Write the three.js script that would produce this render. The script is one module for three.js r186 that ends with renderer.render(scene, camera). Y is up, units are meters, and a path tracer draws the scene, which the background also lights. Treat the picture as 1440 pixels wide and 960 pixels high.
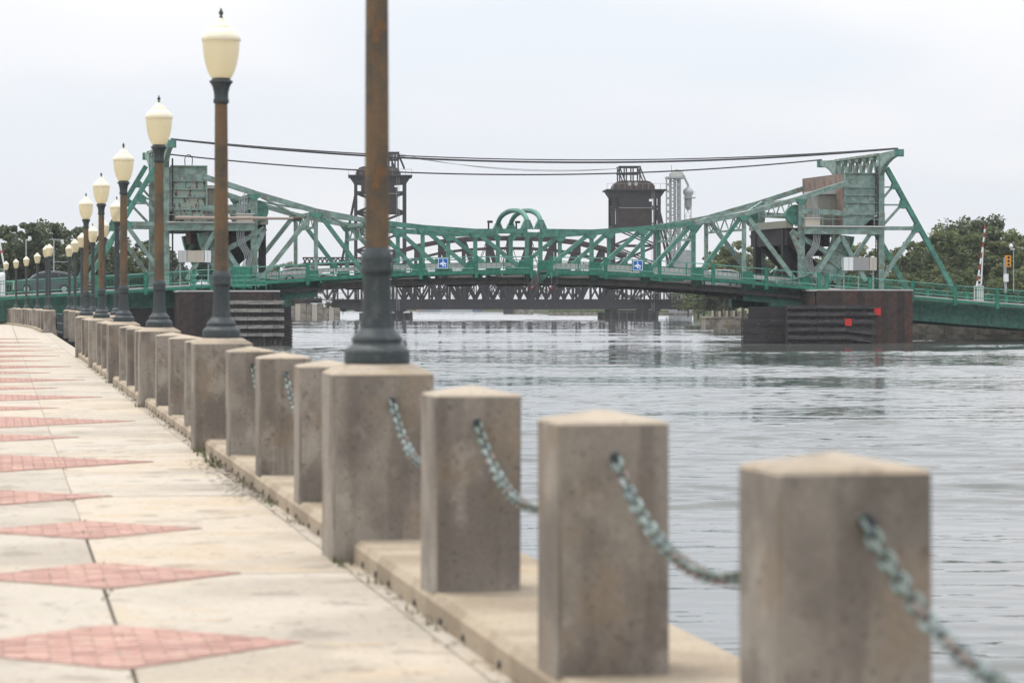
import * as THREE from 'three';
import { mergeGeometries } from 'three/addons/utils/BufferGeometryUtils.js';

// ───────────────────────── camera, sky, sun, exposure
const scene = new THREE.Scene();
const F = 4000, CX = 720, CY = 480, EYE = 1.58, PITCH = Math.atan(55 / F);
const camera = new THREE.PerspectiveCamera(2 * Math.atan(480 / F) * 180 / Math.PI, 1.5, 0.5, 4000);
camera.position.set(0, EYE, 0);
camera.rotation.x = -PITCH;
camera.focus = 205; camera.userData.fStop = 3.8;
scene.add(camera);

const renderer = new THREE.WebGLRenderer({ antialias: true });
renderer.toneMapping = THREE.LinearToneMapping;
renderer.toneMappingExposure = 1.0;
renderer.shadowMap.enabled = true;

function rng(seed) { let a = seed >>> 0; return () => { a = (a + 0x6D2B79F5) >>> 0; let t = a; t = Math.imul(t ^ (t >>> 15), t | 1); t ^= t + Math.imul(t ^ (t >>> 7), t | 61); return ((t ^ (t >>> 14)) >>> 0) / 4294967296; }; }
// periodic value noise and its octaves, u and v in 0..1
function makeNoise(seed) {
  const N = 256, r = rng(seed), tab = new Float32Array(N * N);
  for (let i = 0; i < N * N; i++) tab[i] = r();
  const sm = (t) => t * t * (3 - 2 * t);
  const n = (u, v, px, py) => {
    const x = u * px, y = v * py, xi = Math.floor(x), yi = Math.floor(y), fx = sm(x - xi), fy = sm(y - yi);
    const m = (a, p) => ((a % p) + p) % p;
    const x0 = m(xi, px), x1 = m(xi + 1, px), y0 = m(yi, py) * N, y1 = m(yi + 1, py) * N;
    return (tab[y0 + x0] * (1 - fx) + tab[y0 + x1] * fx) * (1 - fy) + (tab[y1 + x0] * (1 - fx) + tab[y1 + x1] * fx) * fy;
  };
  const f = (u, v, px, py, oct = 4) => { let s = 0, a = 0.5, t = 0; for (let o = 0; o < oct; o++) { s += a * n(u + o * 0.137, v + o * 0.291, Math.min(px, 256), Math.min(py, 256)); t += a; a *= 0.55; px *= 2; py *= 2; } return s / t; };
  return f;
}
{
  const W = 1024, H = 512, data = new Float32Array(W * H * 4), f = makeNoise(11);
  const mix = (a, b, t) => a + (b - a) * t, ss = (a, b, x) => { const t = Math.min(1, Math.max(0, (x - a) / (b - a))); return t * t * (3 - 2 * t); };
  for (let j = 0; j < H; j++) for (let i = 0; i < W; i++) {
    const el = ((j + 0.5) / H - 0.5) * 180, u = i / W, e = Math.max(el, 0);
    const cloud = ss(0.34, 0.62, f(u + 0.012, Math.sqrt(e / 90) * 0.9, 30, 18, 6)), fine = f(u, Math.sqrt(e / 90), 60, 40, 4) - 0.5;
    const w = Math.min(1, cloud * 0.85 + 0.4 * (1 - ss(0, 4, e))), up = 1 + 1.5 * Math.sin(e * Math.PI / 180);
    const k = (j * W + i) * 4;
    let r = mix(0.765, 0.885, w) + fine * 0.05, g = mix(0.805, 0.882, w) + fine * 0.03, b = mix(0.86, 0.895, w) + fine * 0.02;
    if (el < 0) { const t = ss(0, -8, el); r = mix(r, 0.3, t); g = mix(g, 0.31, t); b = mix(b, 0.3, t); }
    data[k] = r * up; data[k + 1] = g * up; data[k + 2] = b * up; data[k + 3] = 1;
  }
  const t = new THREE.DataTexture(data, W, H, THREE.RGBAFormat, THREE.FloatType);
  t.mapping = THREE.EquirectangularReflectionMapping; t.magFilter = t.minFilter = THREE.LinearFilter; t.wrapS = THREE.RepeatWrapping; t.needsUpdate = true;
  scene.background = t; scene.environment = t;
}
const sun = new THREE.DirectionalLight(new THREE.Color(1, 0.93, 0.82), 2.0);
sun.position.set(-38, 150, -102); sun.target.position.set(0, 0, -60); sun.castShadow = true; sun.shadow.radius = 32;
sun.shadow.mapSize.set(4096, 4096); Object.assign(sun.shadow.camera, { left: -150, right: 150, top: 200, bottom: -200, near: 1, far: 700 });
scene.add(sun, sun.target);
scene.fog = new THREE.FogExp2(new THREE.Color(0.86, 0.9, 0.95), 0.00013);

// ───────────────────────── helpers
const V3 = (x, y, z) => new THREE.Vector3(x, y, z);
const rad = (d) => d * Math.PI / 180;
// photograph pixel to a ray whose depth (-z) is 1
function ray(x, y) { const a = (x - CX) / F, b = (CY - y) / F, c = Math.cos(PITCH), s = Math.sin(PITCH); const yy = b * c - s, zz = -b * s - c; return V3(a / -zz, yy / -zz, -1); }
const at = (x, y, d) => ray(x, y).multiplyScalar(d).add(camera.position);
const WATER = EYE - 3.14;
const onLevel = (x, y, level) => at(x, y, (level - EYE) / ray(x, y).y);

const used = new Map();
function numbered(n) { const k = used.get(n) ?? 0; used.set(n, k + 1); return k ? n + '_' + String(k).padStart(3, '0') : n; }
const baseOf = new WeakMap();
function tag(o, label, category, group, kind) { o.userData.label = label; if (category) o.userData.category = category; if (group) o.userData.group = group; if (kind) o.userData.kind = kind; return o; }
// a thing: a Group whose children are given in the frame's coordinates (frame = {pos, yaw}), base = its foot in them
const WORLD = { pos: V3(0, 0, 0), yaw: 0 };
function thing(name, label, category, base = [0, 0, 0], frame = WORLD, group) {
  const g = new THREE.Group(); g.name = numbered(name); tag(g, label, category, group);
  g.position.copy(V3(...base).applyAxisAngle(V3(0, 1, 0), frame.yaw).add(frame.pos)); g.rotation.y = frame.yaw;
  baseOf.set(g, base); scene.add(g); return g;
}
function sub(name, parent) { const g = new THREE.Group(); g.name = name; parent.add(g); baseOf.set(g, baseOf.get(parent)); return g; }
function prep(geoms) {
  const list = (Array.isArray(geoms) ? geoms : [geoms]).map((g) => { const n = g.index ? g.toNonIndexed() : g; for (const k of Object.keys(n.attributes)) if (!['position', 'normal', 'uv'].includes(k)) n.deleteAttribute(k); return n; });
  return list.length > 1 ? mergeGeometries(list) : list[0];
}
function shade(m) { m.castShadow = m.receiveShadow = true; return m; }
function part(parent, name, geoms, mat, label) {
  const g = prep(geoms), b = baseOf.get(parent); if (b) g.translate(-b[0], -b[1], -b[2]);
  const m = shade(new THREE.Mesh(g, mat)); m.name = name; if (b) baseOf.set(m, b); if (label) m.userData.label = label; parent.add(m); return m;
}
const stuff = (m) => { m.userData.kind = 'stuff'; return m; };
function solo(name, geoms, mat, label, category, group, kind) { const m = shade(new THREE.Mesh(prep(geoms), mat)); m.name = numbered(name); tag(m, label, category, group, kind); scene.add(m); return m; }
function structure(name, geoms, mat, label) { return solo(name, geoms, mat, label, undefined, undefined, 'structure'); }
const R0 = rng(7);
// box with uv in metres
function box(lx, ly, lz, x = 0, y = 0, z = 0) {
  const g = new THREE.BoxGeometry(lx, ly, lz), uv = g.attributes.uv, dims = [[lz, ly], [lz, ly], [lx, lz], [lx, lz], [lx, ly], [lx, ly]], ou = R0() * 9, ov = R0() * 9;
  for (let f = 0; f < 6; f++) for (let k = 0; k < 4; k++) uv.setXY(f * 4 + k, uv.getX(f * 4 + k) * dims[f][0] + ou, uv.getY(f * 4 + k) * dims[f][1] + ov);
  g.translate(x, y, z); return g;
}
function span(x0, x1, y0, y1, z0, z1) { return box(x1 - x0, y1 - y0, z1 - z0, (x0 + x1) / 2, (y0 + y1) / 2, (z0 + z1) / 2); }
// bar between two points: depth in its vertical plane, width across
function beam(p, q, depth, width = depth) {
  const a = V3(...p), b = V3(...q), d = b.clone().sub(a), L = d.length(); d.normalize();
  const up = Math.abs(d.y) > 0.999 ? V3(1, 0, 0) : V3(0, 1, 0), z = d.clone().cross(up).normalize(), y = z.clone().cross(d);
  const g = box(L, depth, width); g.applyMatrix4(new THREE.Matrix4().makeBasis(d, y, z)); const c = a.add(b).multiplyScalar(0.5); g.translate(c.x, c.y, c.z); return g;
}
function polyline(pts, depth, width = depth) { const out = []; for (let i = 1; i < pts.length; i++) out.push(beam(pts[i - 1], pts[i], depth, width)); return out; }
function rod(p, q, r0, r1 = r0, seg = 8) {
  const a = V3(...p), b = V3(...q), d = b.clone().sub(a), g = new THREE.CylinderGeometry(r1, r0, d.length(), seg);
  g.applyQuaternion(new THREE.Quaternion().setFromUnitVectors(V3(0, 1, 0), d.normalize())); const c = a.add(b).multiplyScalar(0.5); g.translate(c.x, c.y, c.z); return g;
}
function tube(pts, r, seg = 24, rs = 6) { return new THREE.TubeGeometry(new THREE.CatmullRomCurve3(pts.map((p) => V3(...p))), seg, r, rs); }
// outline in (x, y) given a thickness along z, centred at z
function plate(pts, t, z = 0) { const s = new THREE.Shape(pts.map((p) => new THREE.Vector2(p[0], p[1]))); const g = new THREE.ExtrudeGeometry(s, { depth: t, bevelEnabled: false }); g.translate(0, 0, z - t / 2); return g; }
function lathe(pts, seg = 20) { return new THREE.LatheGeometry(pts.map((p) => new THREE.Vector2(p[0], p[1])), seg); }

// ───────────────────────── textures and materials
function tex(size, fn, srgb = true, w = size, h = size) {
  const d = new Uint8Array(w * h * 4);
  for (let j = 0; j < h; j++) for (let i = 0; i < w; i++) { const c = fn(i / w, j / h), k = (j * w + i) * 4; d[k] = Math.max(0, Math.min(255, c[0])); d[k + 1] = Math.max(0, Math.min(255, c[1])); d[k + 2] = Math.max(0, Math.min(255, c[2])); d[k + 3] = 255; }
  const t = new THREE.DataTexture(d, w, h, THREE.RGBAFormat); t.wrapS = t.wrapT = THREE.RepeatWrapping; t.magFilter = t.minFilter = THREE.LinearFilter; if (srgb) t.colorSpace = THREE.SRGBColorSpace; t.needsUpdate = true; return t;
}
const lerp3 = (a, b, t) => [a[0] + (b[0] - a[0]) * t, a[1] + (b[1] - a[1]) * t, a[2] + (b[2] - a[2]) * t];
const sstep = (a, b, x) => { const t = Math.min(1, Math.max(0, (x - a) / (b - a))); return t * t * (3 - 2 * t); };
function mottled(seed, base, dark, stain, o = {}) {
  const f = makeNoise(seed), { px = 6, py = 6, amount = 0.5, stainAt = 0.62, grain = 14, size = 512, soft = 0.1 } = o;
  return tex(size, (u, v) => {
    const a = f(u, v, px, py, 5), b = f(u + 0.31, v + 0.7, px * 2, py, 5), g = f(u, v, 128, 128, 2) - 0.5;
    let c = lerp3(base, dark, sstep(0.35, 0.7, a) * amount); c = lerp3(c, stain, sstep(stainAt, stainAt + soft, b) * 0.8);
    return c.map((x) => x + g * grain * 2);
  });
}
function mat(t, metres, o = {}) { const m = new THREE.MeshStandardMaterial({ roughness: 0.85, ...o }); if (t) { const c = t.clone(); c.repeat.set(1 / metres, 1 / metres); c.needsUpdate = true; m.map = c; } return m; }
const std = (r, g, b, o = {}) => new THREE.MeshStandardMaterial({ color: new THREE.Color().setRGB(r, g, b), roughness: 0.8, ...o });

const T = {
  concrete: (() => { const f = makeNoise(21); return tex(768, (u, v) => {
    const a = f(u, v, 5, 4, 5), drip = f(u, v, 26, 2, 4), b = f(u + 0.4, v + 0.2, 9, 7, 5), bloom = f(u + 0.7, v + 0.5, 11, 9, 5), pit = f(u, v, 110, 110, 2), g = f(u + 0.2, v, 200, 200, 1) - 0.5;
    let c = lerp3([141, 133, 123], [110, 103, 95], sstep(0.34, 0.7, a)); c = lerp3(c, [92, 85, 78], sstep(0.5, 0.72, drip) * 0.4); c = lerp3(c, [128, 110, 90], sstep(0.56, 0.74, b) * 0.4); c = lerp3(c, [168, 160, 150], sstep(0.6, 0.76, bloom) * 0.45); if (pit > 0.79) c = lerp3(c, [74, 70, 64], 0.5);
    return c.map((x) => x + g * 12); }); })(),
  slab: (() => { const f = makeNoise(22); return tex(1024, (u, v) => {
    const a = f(u, v, 4, 4, 6), b = f(u + 0.4, v + 0.2, 9, 9, 5), c2 = f(u + 0.1, v + 0.6, 16, 16, 4), spot = f(u, v, 90, 90, 2), g = f(u + 0.2, v, 220, 220, 1) - 0.5;
    let c = lerp3([174, 165, 152], [157, 148, 135], sstep(0.34, 0.66, a)); c = lerp3(c, [170, 152, 128], sstep(0.56, 0.7, b) * 0.45); c = lerp3(c, [122, 113, 102], sstep(0.62, 0.74, c2) * 0.5); if (spot > 0.81) c = lerp3(c, [100, 93, 84], 0.45);
    return c.map((x) => x + g * 12); }); })(),
  curb: mottled(23, [158, 144, 124], [128, 114, 95], [158, 126, 88], { px: 3, py: 4, amount: 0.7, stainAt: 0.56, soft: 0.25 }),
  brick: mottled(24, [172, 136, 124], [158, 120, 110], [168, 146, 132], { px: 10, py: 10, amount: 0.8 }),
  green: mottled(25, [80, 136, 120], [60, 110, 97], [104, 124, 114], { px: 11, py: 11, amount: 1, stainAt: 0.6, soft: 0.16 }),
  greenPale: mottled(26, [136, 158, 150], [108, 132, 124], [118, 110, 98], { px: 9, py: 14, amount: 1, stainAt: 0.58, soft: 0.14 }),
  peel: mottled(27, [132, 154, 145], [150, 148, 134], [88, 58, 50], { px: 9, py: 6, amount: 0.8, stainAt: 0.54, soft: 0.03 }),
  rust: mottled(28, [80, 66, 60], [58, 50, 48], [100, 70, 56], { px: 8, py: 8, amount: 0.8 }),
  dark: mottled(29, [52, 49, 52], [38, 37, 40], [66, 54, 50], { px: 8, py: 8 }),
  pole: mottled(30, [104, 84, 62], [80, 72, 61], [114, 80, 50], { px: 4, py: 5, amount: 1, stainAt: 0.56, soft: 0.12 }),
  base: mottled(31, [54, 62, 65], [42, 50, 52], [72, 77, 75], { px: 6, py: 6 }),
  timber: mottled(32, [74, 70, 70], [48, 46, 48], [96, 90, 84], { px: 3, py: 40, amount: 0.9 }),
  timberPale: mottled(33, [150, 146, 140], [108, 104, 100], [176, 170, 160], { px: 3, py: 30, amount: 0.9 }),
  stone: mottled(34, [150, 142, 130], [104, 98, 90], [126, 112, 92], { px: 5, py: 7, amount: 0.9 }),
  road: mottled(35, [120, 116, 112], [98, 95, 92], [138, 130, 124], { px: 8, py: 8 }),
  grass: mottled(36, [92, 104, 58], [66, 80, 42], [126, 120, 78], { px: 20, py: 20, amount: 1 }),
};
const M = {
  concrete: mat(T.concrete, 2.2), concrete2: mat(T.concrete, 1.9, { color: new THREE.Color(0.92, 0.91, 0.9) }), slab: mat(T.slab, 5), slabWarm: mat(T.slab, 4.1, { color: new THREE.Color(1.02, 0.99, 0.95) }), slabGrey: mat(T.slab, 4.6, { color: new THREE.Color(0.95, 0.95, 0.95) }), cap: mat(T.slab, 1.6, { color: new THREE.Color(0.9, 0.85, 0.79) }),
  curb: mat(T.curb, 2.4), brick: mat(T.brick, 1.1), brickDeep: mat(T.brick, 0.9, { color: new THREE.Color(0.84, 0.8, 0.8) }), brickPale: mat(T.brick, 1.3, { color: new THREE.Color(1.08, 1.12, 1.1) }), sand: std(0.28, 0.21, 0.17), joint: std(0.07, 0.065, 0.055),
  green: mat(T.green, 3, { roughness: 0.6 }), greenPale: mat(T.greenPale, 4, { roughness: 0.7 }), rail: mat(mottled(41, [34, 122, 98], [28, 100, 82], [66, 128, 108], { px: 9, py: 9, amount: 1 }), 2, { roughness: 0.55 }), railPale: std(0.13, 0.33, 0.27, { roughness: 0.55 }),
  peel: mat(T.peel, 3.2), rust: mat(T.rust, 3), rustFace: mat(T.rust, 5, { color: new THREE.Color(1.25, 1.2, 1.2) }), dark: mat(T.dark, 6), darkRust: mat(T.rust, 7, { color: new THREE.Color(0.5, 0.48, 0.52) }),
  pole: mat(T.pole, 0.9, { roughness: 0.7 }), base: mat(T.base, 1, { roughness: 0.55 }), timber: mat(T.timber, 3), timberPale: mat(T.timberPale, 3), stone: mat(T.stone, 3.5), road: mat(T.road, 6), grass: mat(T.grass, 14),
  globe: new THREE.MeshPhysicalMaterial({ color: new THREE.Color(0.92, 0.84, 0.64), roughness: 0.35, transmission: 0.55, thickness: 0, clearcoat: 0.6, clearcoatRoughness: 0.15 }),
  lid: new THREE.MeshPhysicalMaterial({ color: new THREE.Color(0.88, 0.82, 0.66), roughness: 0.5, transmission: 0.25, thickness: 0 }),
  steel: mat(mottled(43, [100, 99, 98], [78, 77, 77], [112, 98, 88], { px: 8, py: 8 }), 3), black: std(0.02, 0.02, 0.022), cable: std(0.05, 0.05, 0.055), grey: std(0.3, 0.3, 0.3), paleGrey: std(0.5, 0.5, 0.48), white: std(0.74, 0.75, 0.76), beige: std(0.48, 0.43, 0.36), red: std(0.55, 0.03, 0.025), fadedRed: std(0.32, 0.05, 0.045), orange: std(0.75, 0.32, 0.03), galv: std(0.36, 0.38, 0.39, { metalness: 0.4, roughness: 0.5 }), silver: std(0.42, 0.44, 0.46, { metalness: 0.5, roughness: 0.35 }), glass: std(0.03, 0.035, 0.04, { roughness: 0.08 }), tyre: std(0.02, 0.02, 0.02),
  chain: mat(mottled(38, [96, 118, 112], [70, 88, 86], [122, 84, 70], { px: 8, py: 8, amount: 1, stainAt: 0.56 }), 0.4, { roughness: 0.55 }), cwFace: mat(mottled(44, [132, 116, 106], [108, 94, 86], [122, 88, 72], { px: 6, py: 10, amount: 1, stainAt: 0.6, soft: 0.14 }), 5), dullBeige: std(0.26, 0.26, 0.215), pink: std(0.36, 0.29, 0.25),
};
const sheetTones = [[0.8, 0.72, 0.7], [0.62, 0.6, 0.62], [0.95, 0.72, 0.66], [0.5, 0.5, 0.52], [0.85, 0.74, 0.68]].map((c) => mat(T.rust, 2.5, { color: new THREE.Color(...c) })), darkTones = [[0.6, 0.66, 0.74], [0.5, 0.56, 0.62], [0.68, 0.7, 0.74], [0.42, 0.46, 0.52]].map((c) => mat(T.rust, 2.5, { color: new THREE.Color(...c) }));

// ───────────────────────── water
{
  // fine ripples as a normal map, waves from half a metre up as real relief (finer near by, coarser far off)
  const N = 1024, TILE = 24, hx = new Float32Array(N * N), hy = new Float32Array(N * N), r = rng(5);
  const sx = new Float32Array(N), cx = new Float32Array(N), sy = new Float32Array(N), cy = new Float32Array(N);
  for (let n = 0; n < 60; n++) {
    const L = 0.2 + 0.5 * r(), a = (r() - 0.5) * 2.4, nx = Math.round(TILE / L * Math.sin(a)), ny = Math.round(TILE / L * Math.cos(a)), s = 0.002 * (0.6 + 0.8 * r()), ph = r() * 6.283; if (!ny) continue;
    for (let i = 0; i < N; i++) { const p = 2 * Math.PI * nx * i / N, q = 2 * Math.PI * ny * i / N + ph; sx[i] = Math.sin(p); cx[i] = Math.cos(p); sy[i] = Math.sin(q); cy[i] = Math.cos(q); }
    const l = Math.hypot(nx, ny), gx = s * nx / l, gy = s * ny / l;
    for (let j = 0; j < N; j++) { const o = j * N, c = cy[j], d = sy[j]; for (let i = 0; i < N; i++) { const w = cx[i] * c - sx[i] * d; hx[o + i] += gx * w; hy[o + i] += gy * w; } }
  }
  const f = makeNoise(77), d = new Uint8Array(N * N * 4);
  for (let o = 0; o < N * N; o++) { const x = -hx[o], y = -hy[o], l = Math.hypot(x, y, 1); d[o * 4] = 127.5 + 127.5 * x / l; d[o * 4 + 1] = 127.5 + 127.5 * y / l; d[o * 4 + 2] = 127.5 + 127.5 / l; d[o * 4 + 3] = 255; }
  const t = new THREE.DataTexture(d, N, N, THREE.RGBAFormat); t.wrapS = t.wrapT = THREE.RepeatWrapping; t.magFilter = t.minFilter = THREE.LinearFilter; t.needsUpdate = true;
  const waves = []; for (let n = 0; n < 60; n++) { const L = 0.52 * Math.pow(8, Math.pow(r(), 1.15)), a = (r() - 0.5) * (L < 1.1 ? 1.15 : 0.75) + 0.08, k = 2 * Math.PI / L; waves.push([k * Math.sin(a), k * Math.cos(a), 0.0235 * (0.5 + r()) / k, r() * 6.283, L]); }
  waves.sort((a, b) => b[4] - a[4]);
  const rows = [11]; while (rows[rows.length - 1] < 720) { const q = rows[rows.length - 1]; rows.push(q + (q < 60 ? 0.085 : q < 120 ? 0.085 + (q - 60) * 0.0014 : q < 250 ? 0.17 + (q - 120) * 0.0016 : 0.38 + (q - 250) * 0.003)); }
  const C = 250, A0 = -0.24, A1 = 0.3, pos = new Float32Array(rows.length * C * 3), uv = new Float32Array(rows.length * C * 2), idx = new Uint32Array((rows.length - 1) * (C - 1) * 6);
  rows.forEach((q, j) => {
    const gap = j ? q - rows[j - 1] : 0.085, live = waves.filter((w) => w[4] > gap * 2.1);
    for (let i = 0; i < C; i++) {
      const x = q * Math.tan(A0 + (A1 - A0) * i / (C - 1)), calm = 0.38 + 0.92 * sstep(0.38, 0.6, f(x / 260 + 0.5, q / 190, 7, 12, 3)); let h = 0;
      for (const w of live) h += w[2] * Math.exp(1.9 * (Math.sin(w[0] * x + w[1] * q + w[3]) - 1));
      const k = j * C + i; pos[k * 3] = x; pos[k * 3 + 1] = WATER + (h - 0.04) * calm; pos[k * 3 + 2] = -q; uv[k * 2] = x / TILE; uv[k * 2 + 1] = q / TILE;
    }
  });
  let o = 0; for (let j = 0; j + 1 < rows.length; j++) for (let i = 0; i + 1 < C; i++) { const a = j * C + i, b = a + 1, c = a + C, e = c + 1; idx[o++] = a; idx[o++] = b; idx[o++] = e; idx[o++] = a; idx[o++] = e; idx[o++] = c; }
  const g = new THREE.BufferGeometry(); g.setAttribute('position', new THREE.BufferAttribute(pos, 3)); g.setAttribute('uv', new THREE.BufferAttribute(uv, 2)); g.setIndex(new THREE.BufferAttribute(idx, 1)); g.computeVertexNormals();
  const deep = new THREE.PlaneGeometry(2400, 2600); deep.rotateX(-Math.PI / 2); deep.translate(0, WATER - 0.12, -1240); for (let i = 0; i < 4; i++) deep.attributes.uv.setXY(i, deep.attributes.uv.getX(i) * 100, deep.attributes.uv.getY(i) * 108);
  const m = new THREE.MeshPhysicalMaterial({ color: new THREE.Color().setRGB(0.085, 0.09, 0.086), roughness: 0.04, ior: 1.333, normalMap: t });
  const mesh = shade(new THREE.Mesh(mergeGeometries([g, deep]), m)); mesh.name = 'river_water'; tag(mesh, 'rippled grey river water under the bridges', undefined, undefined, 'structure'); scene.add(mesh);
}

// ───────────────────────── promenade frame: along the wall, right = towards the river
const SLOPE = 715 / F, PHI = Math.atan(SLOPE), LAT = 2.36, cP = Math.cos(PHI), sP = Math.sin(PHI), STEP = 3.2;
const QUAY = { pos: V3(LAT, 0, 0), yaw: PHI };               // local: x = out towards the river, -z = along
const along = (d) => d / cP;
// land under the promenade and beyond it on the near bank
{
  const A = along(330);
  const g = plate([[-0.34, -12], [-0.34, A], [-260, A], [-260, -12]], 3.4); g.rotateX(-Math.PI / 2); g.translate(0, -1.72 - 0.06, 0);
  const m = structure('bank_ground', g, M.joint, 'dark soil bed under the promenade slabs'); m.rotation.y = PHI; m.position.copy(QUAY.pos);
  const lawn = plate([[-9.3, -12], [-9.3, A], [-260, A], [-260, -12]], 0.1); lawn.rotateX(-Math.PI / 2); lawn.translate(0, -0.075, 0);
  const l = structure('lawn', lawn, M.grass, 'mown lawn beside the promenade'); l.rotation.y = PHI; l.position.copy(QUAY.pos);
  const far = structure('far_bank', (() => { const q = plate([[-46, 300], [-42, 520], [-60, 760], [-900, 900], [-900, 300]], 3); q.rotateX(-Math.PI / 2); q.translate(0, -1.2, 0); return q; })(), M.grass, 'wooded bank beyond the green bridge');
}
// paving: slabs with open joints, brick diamonds laid in them
const diamonds = [[13.36, -1.82, 0.87], [16.72, -1.76, 0.8], [20.0, -1.76, 0.8], [23.4, -2.35, 0.9], [28.3, -2.66, 1.8], [33.5, -2.35, 0.9], [37.9, -2.4, 1.8], [42.7, -2.4, 0.9], [47.5, -2.5, 1.8], [52.5, -2.3, 0.95], [58, -2.5, 1.8], [64, -2.3, 1], [70, -2.5, 1.8], [77, -2.5, 1.4], [84, -2.5, 1.8], [93, -2.5, 1.8], [102, -2.5, 1.8], [112, -2.6, 1.8], [123, -2.6, 1.8]];
{
  const path = thing('promenade_path', 'pale concrete promenade with pink brick diamonds', undefined, [0, 0, 0], QUAY); delete path.userData.category; path.userData.kind = 'structure';
  const mats = [M.slab, M.slabWarm, M.slab, M.slabGrey], r = rng(3);
  const cols = [[-0.33, -1.776], [-1.794, -5.2], [-5.215, -9.2]];
  const edges = [4.2, 7.0, 10.02]; for (let d = 13.36; d < 112; d += 3.34) edges.push(d);
  for (let i = 1; i < edges.length; i++) for (const [x1, x0] of cols) { const z0 = along(edges[i - 1]) + 0.005, z1 = along(edges[i]) - 0.005, tight = edges[i] > 23 && x1 < -1.7 && x1 > -2 ? 0.013 : 0; part(path, 'slab', span(x0, x1 + tight, -0.12, (r() - 0.5) * 0.004, -z1, -z0), mats[Math.floor(r() * 4)]); }
  for (const [x1, x0] of cols) part(path, 'slab', span(x0, x1, -0.12, 0, -along(290), -along(edges[edges.length - 1])), M.slab);
  // strip between wall and first joint
  part(path, 'edge_strip', span(-0.322, 0.1, -0.12, 0.001, -along(290), -3), M.slabGrey);
  const clip = (poly, h) => { // |x|+|y| <= h
    for (const [a, b] of [[1, 1], [1, -1], [-1, 1], [-1, -1]]) { const out = []; for (let i = 0; i < poly.length; i++) { const p = poly[i], q = poly[(i + 1) % poly.length], dp = a * p[0] + b * p[1] - h, dq = a * q[0] + b * q[1] - h; if (dp <= 0) out.push(p); if ((dp < 0 && dq > 0) || (dp > 0 && dq < 0)) { const t = dp / (dp - dq); out.push([p[0] + (q[0] - p[0]) * t, p[1] + (q[1] - p[1]) * t]); } } poly = out; if (poly.length < 3) return null; }
    return poly;
  };
  const area = (p) => { let s = 0; for (let i = 0; i < p.length; i++) { const a = p[i], b = p[(i + 1) % p.length]; s += a[0] * b[1] - b[0] * a[1]; } return Math.abs(s) / 2; };
  diamonds.forEach(([d, off, h], n) => {
    const cz = -along(d), inlay = sub('brick_diamond', path);
    const bed = plate([[h, 0], [0, h], [-h, 0], [0, -h]], 0.02); bed.rotateX(-Math.PI / 2); bed.translate(off, -0.006, cz); part(inlay, 'sand_bed', bed, M.sand);
    const far = [], bw = 0.205, bl = 0.105, ms = [M.brick, M.brickDeep, M.brick, M.brickPale];
    for (let i = -20; i < 20; i++) for (let j = -20; j < 20; j++) {
      const x0 = i * bw + (j & 1) * bw / 2 + 0.006, y0 = j * bl + 0.006, poly = clip([[x0, y0], [x0 + bw - 0.012, y0], [x0 + bw - 0.012, y0 + bl - 0.012], [x0, y0 + bl - 0.012]], h - 0.01);
      if (!poly || area(poly) < 0.0015) continue;
      const g = plate(poly, 0.05); g.rotateX(-Math.PI / 2); g.translate(off, -0.018 + r() * 0.003, cz);
      if (n < 5) part(inlay, 'brick', g, ms[Math.floor(r() * 4)]); else far.push(g);
    }
    if (far.length) stuff(part(inlay, 'bricks', far, M.brick));
  });
}
// coping under the posts, falling to the river
const copingProfile = [[-0.235, -1.8], [-0.235, 0.1], [-0.2, 0.136], [0.62, 0.136], [0.65, 0.1], [0.65, -1.8]];
function coping(name, label, d0, d1, off, frame = QUAY) {
  const t = thing(name, label, 'wall', [off, 0, -along(d0)], frame), L = along(d1) - along(d0), n = Math.max(1, Math.round(L / 6.5));
  for (let i = 0; i < n; i++) { const a = L * i / n, b = L * (i + 1) / n - 0.012, g = plate(copingProfile.map(([x, y]) => [x + off, y]), b - a, -along(d0) - (a + b) / 2); part(t, 'coping_stone', g, M.curb); }
  const holes = []; for (let w = 0.4; w < Math.min(L, 40); w += 0.55 + R0() * 0.5) holes.push(box(0.012, 0.03, 0.04, off - 0.238, 0.03, -along(d0) - w));
  if (holes.length) part(t, 'drain_slot', holes, M.black);
  return t;
}
coping('river_wall', 'low concrete coping wall carrying the chained posts and lamps', 3, 82.2, 0);

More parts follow.
